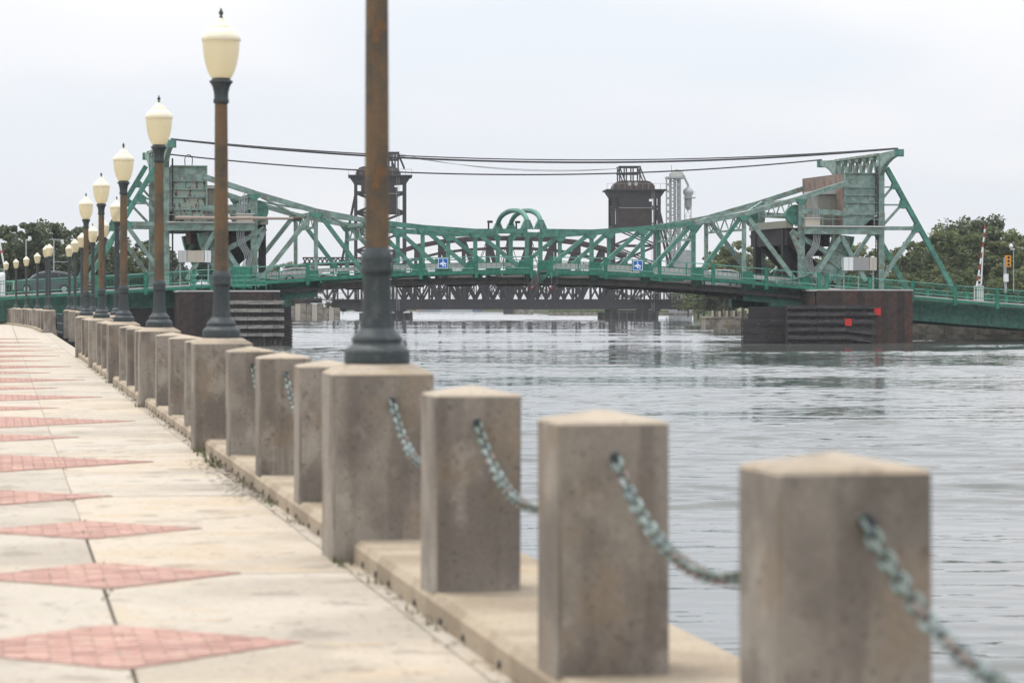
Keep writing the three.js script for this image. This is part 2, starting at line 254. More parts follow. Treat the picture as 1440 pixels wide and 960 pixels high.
// square posts with a pyramid top
function postGeo(w, h, rise, flat, seed, cap) {
  const r = rng(seed), b = 0.012, ou = r() * 7, ov = r() * 7, H = w / 2, rows = [[H, -0.3], [H, h - b], [H - b, h]], pos = [], uv = [];
  const ring = (x, y, c) => [[-x + c, y, x], [x - c, y, x], [x, y, x - c], [x, y, -x + c], [x - c, y, -x], [-x + c, y, -x], [-x, y, -x + c], [-x, y, x - c]];
  const tri = (a, bb, c, ua, ub, uc) => { pos.push(...a, ...bb, ...c); uv.push(...ua, ...ub, ...uc); };
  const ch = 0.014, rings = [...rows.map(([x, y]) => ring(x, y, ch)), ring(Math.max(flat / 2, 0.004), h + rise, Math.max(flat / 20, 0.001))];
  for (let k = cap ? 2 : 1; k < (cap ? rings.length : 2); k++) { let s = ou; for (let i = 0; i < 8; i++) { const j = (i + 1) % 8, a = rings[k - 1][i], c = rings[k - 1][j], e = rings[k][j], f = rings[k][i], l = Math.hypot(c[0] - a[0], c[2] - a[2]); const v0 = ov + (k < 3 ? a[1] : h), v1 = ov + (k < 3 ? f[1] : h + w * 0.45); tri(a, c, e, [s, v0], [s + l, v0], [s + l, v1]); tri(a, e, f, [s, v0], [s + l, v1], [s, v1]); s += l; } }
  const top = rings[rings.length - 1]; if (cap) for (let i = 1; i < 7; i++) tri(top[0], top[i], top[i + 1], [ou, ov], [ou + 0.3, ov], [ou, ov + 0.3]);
  const g = new THREE.BufferGeometry(); g.setAttribute('position', new THREE.Float32BufferAttribute(pos, 3)); g.setAttribute('uv', new THREE.Float32BufferAttribute(uv, 2)); g.computeVertexNormals(); return g;
}
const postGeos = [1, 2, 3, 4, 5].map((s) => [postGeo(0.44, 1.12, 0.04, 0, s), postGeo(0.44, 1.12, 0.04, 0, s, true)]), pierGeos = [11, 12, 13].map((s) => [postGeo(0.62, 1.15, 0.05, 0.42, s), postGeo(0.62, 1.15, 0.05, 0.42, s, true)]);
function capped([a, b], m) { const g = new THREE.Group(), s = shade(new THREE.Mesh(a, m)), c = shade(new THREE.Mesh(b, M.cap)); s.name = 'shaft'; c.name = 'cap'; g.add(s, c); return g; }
const EYELET = 0.98;
let postN = 0, pierN = 0;
const onQuay = (d, off) => V3(LAT - SLOPE * d + off * cP, 0, -d - off * sP);
function placePost(p, yaw = PHI) {
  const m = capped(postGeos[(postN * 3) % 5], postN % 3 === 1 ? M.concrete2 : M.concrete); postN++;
  m.name = numbered('concrete_post'); m.position.copy(p); m.rotation.set((R0() - 0.5) * 0.012, yaw + (R0() - 0.5) * 0.03, (R0() - 0.5) * 0.012); tag(m, 'square grey concrete post with a low pyramid top on the river wall', 'post', 'concrete posts along the promenade'); scene.add(m);
}
function placePier(p, yaw = PHI) {
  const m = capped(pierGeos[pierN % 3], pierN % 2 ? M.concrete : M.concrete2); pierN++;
  m.name = numbered('lamp_pier'); m.position.copy(p); m.rotation.y = yaw; tag(m, 'wide square concrete pier carrying a street lamp', 'pier', 'lamp piers along the promenade'); scene.add(m);
}
// lamp post, origin at the pier top
function flutedShaft(profile, flutes, depth, seg = 48) {
  const g = lathe(profile, seg), p = g.attributes.position; for (let i = 0; i < p.count; i++) { const x = p.getX(i), z = p.getZ(i), a = Math.atan2(z, x), k = 1 - depth * (0.5 + 0.5 * Math.cos(a * flutes)); p.setX(i, x * k); p.setZ(i, z * k); }
  const uv = g.attributes.uv; for (let i = 0; i < uv.count; i++) uv.setXY(i, uv.getX(i) * 0.5, p.getY(i)); g.computeVertexNormals(); return g;
}
const lampProto = (() => {
  const g = new THREE.Group(); const add = (n, geo, m, parent = g) => { const o = shade(new THREE.Mesh(geo, m)); o.name = n; parent.add(o); return o; };
  const base = add('base', lathe([[0, 0], [0.2, 0], [0.203, 0.012], [0.203, 0.075], [0.194, 0.092], [0.172, 0.112], [0.156, 0.122], [0.152, 0.134], [0.158, 0.144], [0.158, 0.158], [0.146, 0.176], [0.122, 0.2], [0.106, 0.222]], 32), M.base);
  add('lower_shaft', flutedShaft([[0.106, 0.222], [0.099, 0.27], [0.093, 0.34], [0.089, 0.44], [0.087, 0.56]], 14, 0.08), M.base);
  add('collar', lathe([[0.087, 0.555], [0.1, 0.565], [0.103, 0.59], [0.095, 0.61], [0.102, 0.64], [0.1, 0.67], [0.086, 0.695], [0.076, 0.72]], 28), M.base);
  add('shaft', flutedShaft([[0.077, 0.715], [0.076, 1.0], [0.074, 1.5], [0.072, 2.0], [0.069, 2.5]], 14, 0.09), M.pole);
  add('capital', lathe([[0.07, 2.5], [0.082, 2.51], [0.084, 2.54], [0.075, 2.56], [0.078, 2.62], [0.092, 2.68], [0.11, 2.715], [0.124, 2.725], [0.124, 2.745], [0.1, 2.755], [0.098, 2.775]], 28), M.base);
  const gl = add('globe', lathe([[0.098, 2.77], [0.118, 2.79], [0.145, 2.85], [0.17, 2.93], [0.188, 3.02], [0.197, 3.1], [0.2, 3.17]], 32), M.globe);
  add('rim', lathe([[0.2, 3.165], [0.21, 3.172], [0.21, 3.2], [0.203, 3.21]], 32), M.lid, gl);
  const lid = add('lid', lathe([[0.203, 3.205], [0.192, 3.235], [0.165, 3.268], [0.128, 3.3], [0.112, 3.31], [0.114, 3.322], [0.09, 3.345], [0.062, 3.37], [0.045, 3.39], [0.04, 3.41], [0, 3.415]], 32), M.lid);
  add('finial', lathe([[0.016, 3.408], [0.02, 3.425], [0.011, 3.44], [0.024, 3.46], [0.026, 3.475], [0.014, 3.495], [0.008, 3.515], [0, 3.525]], 14), M.base, lid);
  return g;
})();
let lampN = 0;
function placeLamp(p, yaw = PHI) { const g = lampN ? lampProto.clone() : lampProto; g.name = numbered('street_lamp'); g.position.set(p.x, 1.198, p.z); g.rotation.y = yaw + lampN * 1.3; const worn = lampN < 7; if (!worn) g.getObjectByName('shaft').material = M.base; lampN++; tag(g, worn ? 'street lamp with cream acorn globe and rusty brown fluted pole on a concrete pier' : 'street lamp with cream acorn globe and dark grey green pole past the rusty poles', 'street lamp', worn ? 'rusty street lamps along the promenade' : 'dark street lamps along the promenade'); scene.add(g); }
const dk = (k) => STEP * (5.5 + k);
for (let k = -4; k <= 20; k++) { const p = onQuay(dk(k), { 0: -0.05, 4: -0.034, '-3': -0.02 }[k] ?? 0); if (k % 4 === 0) { placePier(p); placeLamp(p); } else placePost(p); }
// the wall steps towards the river, then runs on with its own posts and lamps
coping('river_wall', 'low concrete coping wall stepping out towards the river beyond the lamps', 82.4, 128, 1.1);
for (const [d, x] of [[84.2, 164], [104.5, 145.5], [113, 130], [124, 115]]) { const p = at(x, 425, d); p.y = 0; placePier(p); placeLamp(p); }
for (const d of [87.5, 90.7, 94, 97.2, 100.8, 107.3, 110.1, 115.8, 118.5, 121.2, 127]) placePost(onQuay(d, 1.1));
for (const [d, x] of [[136, 105], [149, 97]]) { const p = at(x, 425, d); p.y = 0; placePier(p); placeLamp(p); }
// curved wall beyond the gap
{
  const pts = [[147.6, 69], [160, 60.5], [174, 52], [187, 36.5], [199, 22], [209, 8], [218, -6]].map(([d, x]) => { const p = at(x, 425, d); p.y = 0; return p; });
  for (let i = 0; i < pts.length; i++) { placePier(pts[i], PHI + 0.03 * i); if (i !== 1) placeLamp(pts[i]); }
  { const p = at(65, 425, 151); p.y = 0; placeLamp(p); placePier(p); }
  const t = thing('river_wall', 'curved low wall between the gap and the bridge approach', 'wall', [pts[0].x, 0, pts[0].z]);
  for (let i = 1; i < pts.length; i++) {
    const a = pts[i - 1], b = pts[i]; part(t, 'coping_stone', beam([a.x, -0.82, a.z], [b.x, -0.82, b.z], 1.9, 0.8), M.curb);
    for (let k = 1; k < 5; k++) { const q = a.clone().lerp(b, k / 5); placePost(q, PHI + 0.03 * i); }
  }
}
// ornamental railing in the gap
{
  const a = at(80, 425, 143), b = at(88, 425, 137), t = thing('gap_railing', 'dark metal railing closing the gap in the promenade wall', 'railing', [a.x, 0, a.z]);
  for (const y of [0.12, 0.55, 1.0]) part(t, 'bar', beam([a.x, y, a.z], [b.x, y, b.z], 0.05), M.base);
  for (let i = 0; i <= 6; i++) { const q = a.clone().lerp(b, i / 6); part(t, 'upright', beam([q.x, 0, q.z], [q.x, 1.05, q.z], 0.045), M.base); }
}
// chains: each hangs from the far face of one post to the near face of the next
{
  const link = (() => { const a = 0.022, r = 0.0205, pts = []; for (let i = 0; i < 12; i++) { const t = i / 12 * Math.PI * 2; pts.push(V3(Math.cos(t) * r + Math.sign(Math.cos(t)) * a * Math.min(1, Math.abs(Math.cos(t)) * 4), Math.sin(t) * r, 0)); } return new THREE.TubeGeometry(new THREE.CatmullRomCurve3(pts, true), 14, 0.0088, 6, true); })();
  const links = [M.chain, M.chain, std(0.19, 0.235, 0.225, { roughness: 0.5 }), std(0.15, 0.12, 0.105), std(0.1, 0.135, 0.13, { roughness: 0.5 })];
  for (let k = -4; k < 20; k++) {
    const ha = k % 4 === 0 ? 0.31 : 0.22, hb = (k + 1) % 4 === 0 ? 0.31 : 0.22, w0 = along(dk(k)) + ha, w1 = along(dk(k + 1)) - hb, L = w1 - w0, sag = 0.34 * (0.93 + 0.14 * R0());
    const pt = (s) => V3(0, EYELET - sag * 4 * s * (1 - s) * (1 + 0.12 * (1 - 4 * s * (1 - s))), -(w0 + L * s));
    const t = thing('chain', 'heavy sagging chain of grey green links between two concrete posts', 'chain', [0, EYELET, -w0], QUAY, 'chains between the posts');
    // equal steps along the curve
    const pts = []; let acc = 0, prev = pt(0); const pitch = 0.061; for (let i = 1; i <= 1200; i++) { const q = pt(i / 1200); acc += q.distanceTo(prev); prev = q; if (acc >= pitch) { acc = 0; pts.push(q); } }
    const far = [], n = pts.length;
    for (let i = 0; i < n; i++) {
      const a = pts[Math.max(0, i - 1)], b = pts[Math.min(n - 1, i + 1)], x = b.clone().sub(a).normalize(), side = V3(1, 0, 0), up = side.clone().cross(x).normalize(), roll = (i & 1 ? 0.75 : -0.8);
      const y = up.clone().multiplyScalar(Math.cos(roll)).add(side.clone().multiplyScalar(Math.sin(roll))), z = x.clone().cross(y), mx = new THREE.Matrix4().makeBasis(x, y, z).setPosition(pts[i].clone().sub(V3(0, EYELET, -w0)));
      if (k < 3) { const m = shade(new THREE.Mesh(link, links[Math.floor(R0() * links.length)])); m.name = 'link'; m.applyMatrix4(mx); t.add(m); } else far.push(link.clone().applyMatrix4(mx));
    }
    if (far.length) { const m = shade(new THREE.Mesh(prep(far), M.chain)); m.name = 'links'; stuff(m); t.add(m); }
    for (const [w, sgn] of [[w0, -1], [w1, 1]]) part(t, 'eyelet', [rod([0, EYELET, -w + 0.03 * sgn * -1], [0, EYELET, -w + 0.03 * sgn], 0.02, 0.02, 10)], M.base);
  }
}
// weeds along the foot of the wall
{
  const r = rng(91), tri = [], blades = (d, off, n, h) => { for (let i = 0; i < n; i++) { const p = onQuay(d + (r() - 0.5) * 0.5, off + (r() - 0.5) * 0.1), a = r() * 6.28, l = h * (0.4 + r()), w = 0.008, dx = Math.cos(a), dz = Math.sin(a), b = 0.6 * r(); tri.push(p.x - dz * w, 0, p.z + dx * w, p.x + dz * w, 0, p.z - dx * w, p.x + dx * l * b, l, p.z + dz * l * b); } };
  for (let i = 0; i < 40; i++) blades(12 + r() * 62, -0.27, 8, 0.045);
  for (const d of [27.4, 28.2, 29.3, 17.2, 30.1, 43, 55.8]) blades(d, -0.32, 22, 0.055);
  for (const [d, off] of diamonds.slice(0, 5)) for (let i = 0; i < 3; i++) blades(d + (r() - 0.5) * 3, -1.784, 3, 0.02);
  const g = new THREE.BufferGeometry(); g.setAttribute('position', new THREE.Float32BufferAttribute(tri, 3)); g.computeVertexNormals();
  const m = solo('weeds', g, std(0.11, 0.12, 0.045, { side: THREE.DoubleSide }), 'small dry weeds growing along the foot of the river wall', 'weeds', undefined, 'stuff');
}

// dead leaves and grit swept against the wall
{
  const r = rng(92), tri = []; for (let i = 0; i < 1500; i++) { const near = r() < 0.55, d = near ? 22.5 + 6 * r() : 11 + 60 * r(), off = -0.24 - (near ? 0.4 : 0.14) * r() * r(), p = onQuay(d, off), s = 0.008 + 0.022 * r(), a = r() * 6.28, y = 0.004 + 0.01 * r(); for (let k = 0; k < 3; k++) tri.push(p.x + Math.cos(a + k * 2.1) * s, y + (k === 1 ? 0.008 * r() : 0), p.z - Math.sin(a + k * 2.1) * s); }
  const g = new THREE.BufferGeometry(); g.setAttribute('position', new THREE.Float32BufferAttribute(tri, 3)); g.computeVertexNormals();
  solo('leaf_litter', g, std(0.1, 0.075, 0.045, { side: THREE.DoubleSide }), 'dry brown leaf litter swept against the foot of the river wall', 'litter', undefined, 'stuff');
}

// ───────────────────────── the green bascule bridge
function makeFrame(px, d, deg) {
  const yaw = rad(deg), pos = at(px, 425, d); pos.y = 0;
  const ud = V3(Math.cos(yaw), 0, -Math.sin(yaw)), vd = V3(-Math.sin(yaw), 0, -Math.cos(yaw));
  const fr = { pos, yaw, hit(x, y, v = 0) { const q = ray(x, y), t = (v - camera.position.clone().sub(pos).dot(vd)) / q.dot(vd), p = q.multiplyScalar(t).add(camera.position); return [p.clone().sub(pos).dot(ud), p.y]; } };
  return fr;
}
const BR = makeFrame(750.5, 215, 13), WID = 10;
const bp = (x, y, v = 0) => BR.hit(x, y, v);
const P = (u, h, v) => [u, h, -v];
const railPts = [[-60, 399], [0, 395.6], [100, 390], [200, 384.7], [247, 381.6], [364, 375.3], [418, 372], [470, 368.4], [540, 364.8], [600, 362.6], [665, 361.2], [750, 360.8], [843, 362.6], [900, 365], [988, 370.4], [1062, 376.6], [1145, 384.2], [1239, 392.3], [1307, 398], [1366, 403.3], [1440, 409], [1560, 418]].map(([x, y]) => bp(x, y, -2.4));
function railTop(u) { let i = 1; while (i < railPts.length - 1 && railPts[i][0] < u) i++; const [a, ha] = railPts[i - 1], [b, hb] = railPts[i]; return ha + (hb - ha) * (u - a) / (b - a); }
const walk = (u) => railTop(u) - 1.0;
const NODE = [[760, 325, 374], [832, 326, 375], [904, 321.5, 378], [975.5, 314, 383], [1046.5, 301, 389], [1127, 278, 396]].map(([x, yt, yb]) => [bp(x, 400)[0], bp(x, yt)[1], walk(bp(x, 400)[0]) - 0.1]);
const [CWu0, CWt] = bp(1187, 243.5), CWu1 = bp(1233.5, 243)[0], CWb = bp(1210, 302)[1], CWlow = bp(1210, 317)[1], CWchord = bp(1187, 257)[1];
const uMain = NODE[5][0], uTail = bp(1146, 390)[0], uPost = bp(1239, 300)[0];
const ROLL = bp(1103, 318), ROLLR = ROLL[1] - bp(1103, 421)[1];

function railing(t, u0, u1, v, every, style) {
  const r = sub('railing', t), n = Math.max(1, Math.round(Math.abs(u1 - u0) / every)), us = []; for (let i = 0; i <= n; i++) us.push(u0 + (u1 - u0) * i / n);
  const line = (dy) => us.map((u) => P(u, railTop(u) + dy, v));
  part(r, 'top_rail', polyline(line(0), 0.07, 0.09), M.railPale);
  part(r, 'bottom_rail', polyline(line(-0.83), 0.07, 0.07), M.railPale);
  part(r, 'middle_rail', polyline(line(style ? -0.42 : -0.2), 0.045, 0.05), M.rail);
  for (const u of us) part(r, 'rail_post', span(u - 0.13, u + 0.13, railTop(u) - 1.55, railTop(u) + 0.08, -v - 0.02, -v + 0.13), M.rail);
  const pk = []; for (let i = 0; i < n; i++) { const m = Math.round(Math.abs(us[i + 1] - us[i]) / (style ? 0.4 : 0.19)); for (let k = 1; k < m; k++) { const u = us[i] + (us[i + 1] - us[i]) * k / m, y = railTop(u); pk.push(beam(P(u, y - 0.83, v), P(u, y - (style ? 0.42 : 0), v), 0.022, 0.022)); } }
  stuff(part(r, 'pickets', pk, M.rail));
  const mids = []; for (let i = 0; i < n; i++) { const u = (us[i] + us[i + 1]) / 2; mids.push(beam(P(u, railTop(u) - 0.95, v), P(u, railTop(u), v), 0.08, 0.08)); }
  mids.forEach((g) => part(r, 'rail_stanchion', g, M.rail));
  return us;
}
function leaf(s, label) {
  const X = (u) => s * u, base = [X(12), walk(X(12)) - 0.6, 0];
  const t = thing('bascule_leaf', label, 'bridge', base, BR);
  for (const v of [0, WID]) {
    const tr = sub('truss', t);
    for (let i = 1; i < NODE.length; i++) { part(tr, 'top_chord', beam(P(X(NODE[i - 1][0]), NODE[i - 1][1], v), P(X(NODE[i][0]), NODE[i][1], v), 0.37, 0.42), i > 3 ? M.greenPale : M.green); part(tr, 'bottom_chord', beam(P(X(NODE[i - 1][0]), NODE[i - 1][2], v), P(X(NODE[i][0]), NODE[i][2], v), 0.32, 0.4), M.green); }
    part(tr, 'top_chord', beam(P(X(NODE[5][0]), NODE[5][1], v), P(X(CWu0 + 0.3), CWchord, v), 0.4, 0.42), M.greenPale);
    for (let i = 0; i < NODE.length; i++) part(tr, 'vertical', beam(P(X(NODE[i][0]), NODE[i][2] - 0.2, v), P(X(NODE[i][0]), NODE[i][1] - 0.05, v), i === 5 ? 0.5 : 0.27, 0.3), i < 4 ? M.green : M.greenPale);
    for (let i = 1; i < 5; i++) part(tr, 'diagonal', beam(P(X(NODE[i][0] - 0.25), NODE[i][1] - 0.2, v), P(X(NODE[i - 1][0] + 0.3), NODE[i - 1][2] + 0.15, v), 0.3, 0.28), M.green);
    part(tr, 'diagonal', beam(P(X(NODE[4][0] + 0.25), NODE[4][1] - 0.2, v), P(X(NODE[5][0] - 0.3), NODE[5][2] + 0.3, v), 0.33, 0.3), M.greenPale);
    for (let i = 0; i < NODE.length; i++) {
      const [u, ht, hb] = NODE[i], a = i ? -0.62 : -0.18;
      for (const e of [-0.2, 0.2]) {
        part(tr, 'gusset', plate([[X(u + a), ht - 0.1], [X(u + 0.5), ht - 0.1], [X(u + 0.2), ht - 0.52], [X(u - 0.2), ht - 0.52]], 0.03, -v + e), M.green);
        part(tr, 'gusset', plate([[X(u - 0.2), hb - 0.1], [X(u + 0.95), hb - 0.1], [X(u + 0.55), hb + 0.85], [X(u - 0.15), hb + 0.85]], 0.03, -v + e), M.rail);
      }
    }
    // rolling segment behind the main post
    const seg = (r0, r1, a0, a1) => { const pts = [], k = 18; for (let i = 0; i <= k; i++) { const a = a0 + (a1 - a0) * i / k; pts.push([X(ROLL[0] + Math.cos(a) * r1), ROLL[1] + Math.sin(a) * r1]); } for (let i = k; i >= 0; i--) { const a = a0 + (a1 - a0) * i / k; pts.push([X(ROLL[0] + Math.cos(a) * r0), ROLL[1] + Math.sin(a) * r0]); } return pts; };
    const sg = sub('rolling_segment', t), a0 = rad(-98), a1 = rad(-8);
    part(sg, 'web', plate(seg(ROLLR * 0.74, ROLLR - 0.05, a0, a1), 0.3, -v), M.greenPale);
    part(sg, 'tread', plate(seg(ROLLR - 0.09, ROLLR, a0, a1), 0.9, -v), M.green);
    part(sg, 'flange', plate(seg(ROLLR * 0.72, ROLLR * 0.74, a0, a1), 0.7, -v), M.greenPale);
    for (let i = 0; i < 7; i++) { const a = rad(-88 + i * 13); part(sg, 'stiffener', beam(P(X(ROLL[0] + Math.cos(a) * ROLLR * 0.75), ROLL[1] + Math.sin(a) * ROLLR * 0.75, v), P(X(ROLL[0] + Math.cos(a) * (ROLLR - 0.1)), ROLL[1] + Math.sin(a) * (ROLLR - 0.1), v), 0.1, 0.6), M.greenPale); }
    for (const a of [rad(-62), rad(-30)]) part(sg, 'spoke', beam(P(X(ROLL[0] + 0.6), ROLL[1] - 0.4, v), P(X(ROLL[0] + Math.cos(a) * ROLLR * 0.76), ROLL[1] + Math.sin(a) * ROLLR * 0.76, v), 0.36, 0.34), M.greenPale);
    part(sg, 'arm', beam(P(X(NODE[5][0]), ROLL[1] + 1.2, v), P(X(CWu0 + 0.4), CWb + 0.1, v), 0.42, 0.36), M.greenPale);
    part(sg, 'hub', [rod(P(X(uMain - 0.35), ROLL[1] + 0.9, v + 0.25), P(X(uMain - 0.35), ROLL[1] + 0.9, v + 0.7), 0.78, 0.78, 24)], M.green);
  }
  // bracing between the trusses over the rear panels
  const br = sub('top_bracing', t);
  for (let i = 3; i < 6; i++) { const [u, h] = NODE[i]; part(br, 'strut', beam(P(X(u), h - 0.15, 0.2), P(X(u), h - 0.15, WID - 0.2), 0.25), M.greenPale); part(br, 'strut', beam(P(X(u), h - 1.2, 0.2), P(X(u), h - 1.2, WID - 0.2), 0.16), M.greenPale); for (let k = 0; k < 8; k++) part(br, 'lacing', beam(P(X(u), h - (k & 1 ? 1.2 : 0.2), 0.3 + k * 1.18), P(X(u), h - (k & 1 ? 0.2 : 1.2), 0.3 + (k + 1) * 1.18), 0.08), M.greenPale); }
  for (let i = 3; i < 5; i++) { const [u, h] = NODE[i], [u2, h2] = NODE[i + 1]; part(br, 'brace', beam(P(X(u), h, 0.2), P(X(u2), h2, WID - 0.2), 0.14), M.greenPale); part(br, 'brace', beam(P(X(u), h, WID - 0.2), P(X(u2), h2, 0.2), 0.14), M.greenPale); }
  // cross girders between the trusses at the roll
  { const u = X(bp(1113, 315)[0]), hh = bp(1113, 315)[1]; part(t, 'cross_girder', span(u - 0.3, u + 0.3, hh - 0.28, hh + 0.28, -WID + 0.3, -0.4), M.dullBeige); part(t, 'shade_toned_girder_web', span(u - 0.15, u + 0.15, hh - 1.6, hh - 0.3, -WID + 0.3, -0.6), M.dark); for (const v of [2.6, WID - 2.6]) part(t, 'shade_toned_frame', beam(P(u, hh - 1.4, v), P(X(uMain + 2.2), walk(X(uMain)) + 0.4, v), 0.6, 0.5), M.dark); for (const v of [1.5, WID - 1.5]) part(t, 'shade_toned_post', span(u - 0.25, u + 0.25, walk(u) - 0.2, hh - 0.3, -v - 0.3, -v + 0.3), M.dark); }  // dark web, frames and posts carry the shade between the trusses in their colour
  // portal hoop at the tip
  { const u = X(NODE[0][0]), h = NODE[0][1] + 0.15, pts = []; for (let i = 0; i <= 28; i++) { const a = Math.PI * i / 28; pts.push(P(u, h + 1.55 * Math.pow(Math.sin(a), 0.62), WID / 2 - Math.cos(a) * (WID / 2 + 0.1))); } part(t, 'portal_hoop', [new THREE.TubeGeometry(new THREE.CatmullRomCurve3(pts.map((p) => V3(...p))), 48, 0.2, 6)], M.green); for (const v of [0, WID]) part(t, 'hoop_foot', plate([[u - 0.5, h], [u + 0.5, h], [u + 0.2, h + 0.7], [u - 0.2, h + 0.7]], 0.4, -v), M.green); }
  // counterweight
  const cw = sub('counterweight', t), cu0 = CWu0, cu1 = CWu1, mid = bp(1222, 310)[0], face = s < 0 ? M.peel : M.greenPale;
  part(cw, 'block', plate([[X(cu0), CWt], [X(cu1), CWt - 0.05], [X(cu1), CWb + 0.5], [X(mid - 0.4), CWlow], [X(cu0 + 0.05), CWlow]], WID - 0.2, -WID / 2), M.cwFace);
  const rows = [243.5, 263.5, 274.5, 285, 301.5].map((y) => bp(1210, y)[1]);
  for (let i = 0; i < 4; i++) part(cw, 'panel', span(Math.min(X(cu0), X(cu1)) + 0.04, Math.max(X(cu0), X(cu1)) - 0.04, rows[i + 1] + 0.03, rows[i] - 0.03, 0, 0.06 + 0.01 * i), i === 0 && s < 0 ? M.greenPale : face);
  part(cw, 'panel', plate([[X(cu0), rows[4] - 0.03], [X(cu1 - 0.1), rows[4] - 0.03], [X(mid - 0.4), CWlow], [X(cu0), CWlow]], 0.06, 0.04), face);
  for (let i = 0; i < 5; i++) part(cw, 'rib', span(Math.min(X(cu0), X(cu1)), Math.max(X(cu0), X(cu1)), rows[i] - 0.04, rows[i] + 0.04, -0.02, 0.2), M.greenPale);
  for (const u of [cu0, cu1 - 0.12]) part(cw, 'rib', span(X(u + 0.06) - 0.06, X(u + 0.06) + 0.06, rows[4], rows[0], -0.01, 0.16), M.greenPale);
  part(cw, 'hatch_hoop', tube([P(X(cu0 + 1), CWt, 1), P(X(cu0 + 1), CWt + 0.7, 1), P(X(cu0 + 1.25), CWt + 0.9, 1), P(X(cu0 + 1.5), CWt + 0.7, 1), P(X(cu0 + 1.5), CWt, 1)], 0.035), M.dark);
  // floor
  const fl = sub('floor', t), us = []; for (let i = 0; i <= 10; i++) us.push(X(0.42 + (uTail - 0.42) * i / 10));
  for (let i = 1; i < us.length; i++) {
    const a = us[i - 1], b = us[i];
    part(fl, 'deck_panel', beam(P(a, walk(a) - 0.62, WID / 2), P(b, walk(b) - 0.62, WID / 2), 0.24, WID - 0.7), M.road);
    for (const v of [-1.35, WID + 1.35]) part(fl, 'walkway_panel', beam(P(a, walk(a) - 0.07, v), P(b, walk(b) - 0.07, v), 0.12, 2.0), M.road);
    for (const v of [-2.43, WID + 2.43]) part(fl, 'fascia', beam(P(a, walk(a) - 0.15, v), P(b, walk(b) - 0.15, v), 0.25, 0.1), M.rail);
    for (const v of [0.75, WID - 0.75]) part(fl, 'guard_rail', beam(P(a, walk(a) + 0.45, v), P(b, walk(b) + 0.45, v), 0.28, 0.08), M.paleGrey);
    for (const v of [-0.9, 1.6, 3.2, 5, 6.8, 8.4, 10.9]) part(fl, 'stringer', beam(P(a, walk(a) - 0.88, v), P(b, walk(b) - 0.88, v), 0.28, 0.14), M.steel);
  }
  for (const [u] of NODE) part(fl, 'floor_beam', [span(X(u) - 0.14, X(u) + 0.14, walk(X(u)) - 1.15, walk(X(u)) - 0.3, -WID, 0)], M.steel);
  for (const [u] of NODE) for (const [v0, v1] of [[0, -2.4], [WID, WID + 2.4]]) { const w = walk(X(u)); const g = plate([[0, w - 0.3], [2.4, w - 0.3], [2.4, w - 0.45], [0, w - 1.05]], 0.16, 0); g.rotateY(v1 < v0 ? -Math.PI / 2 : Math.PI / 2); g.translate(X(u), 0, -v0); part(fl, 'bracket', g, M.green); }
  part(fl, 'edge_girder', polyline([4, 4.5, 5].map((i) => { const u = X(i === 4.5 ? (NODE[4][0] + NODE[5][0]) / 2 : NODE[Math.floor(i)][0]); return P(u, walk(u) - 0.95, 0); }), 1.1, 0.3), M.green);
  railing(t, X(0.75), X(NODE[5][0] + 0.6), -2.4, 3.95, 1); railing(t, X(0.75), X(NODE[5][0] + 0.6), WID + 2.4, 3.95, 1);
  // tip brackets hang a red lamp below
  const hangU = X(0.75), lampY = walk(hangU) - 1.35;
  const nl = thing('navigation_lamp', s < 0 ? 'red lamp hung on a rope below the tip of the leaf with peeled counterweight' : 'red lamp hung on a rope below the tip of the leaf with plain counterweight', 'lamp', P(hangU, lampY, -2.5), BR);
  part(nl, 'lamp_body', [lathe([[0, -0.13], [0.08, -0.12], [0.1, 0], [0.08, 0.1], [0, 0.13]], 12).translate(...P(hangU, lampY, -2.5))], M.fadedRed);
  part(nl, 'rope', tube([P(hangU, walk(hangU) - 0.1, -2.52), P(hangU + 0.02, lampY + 0.5, -2.55), P(hangU, lampY + 0.15, -2.5)], 0.012, 10, 5), M.grey);
  part(nl, 'rope', tube([P(hangU + 0.35, walk(hangU) - 0.1, -2.52), P(hangU + 0.5, lampY + 0.55, -2.55), P(hangU + 0.1, lampY + 0.1, -2.5)], 0.012, 10, 5), M.grey);
  return t;
}
leaf(1, 'green steel bascule leaf with plain green counterweight and a portal hoop at its tip');
leaf(-1, 'green steel bascule leaf with rust peeled counterweight panels and a portal hoop at its tip');

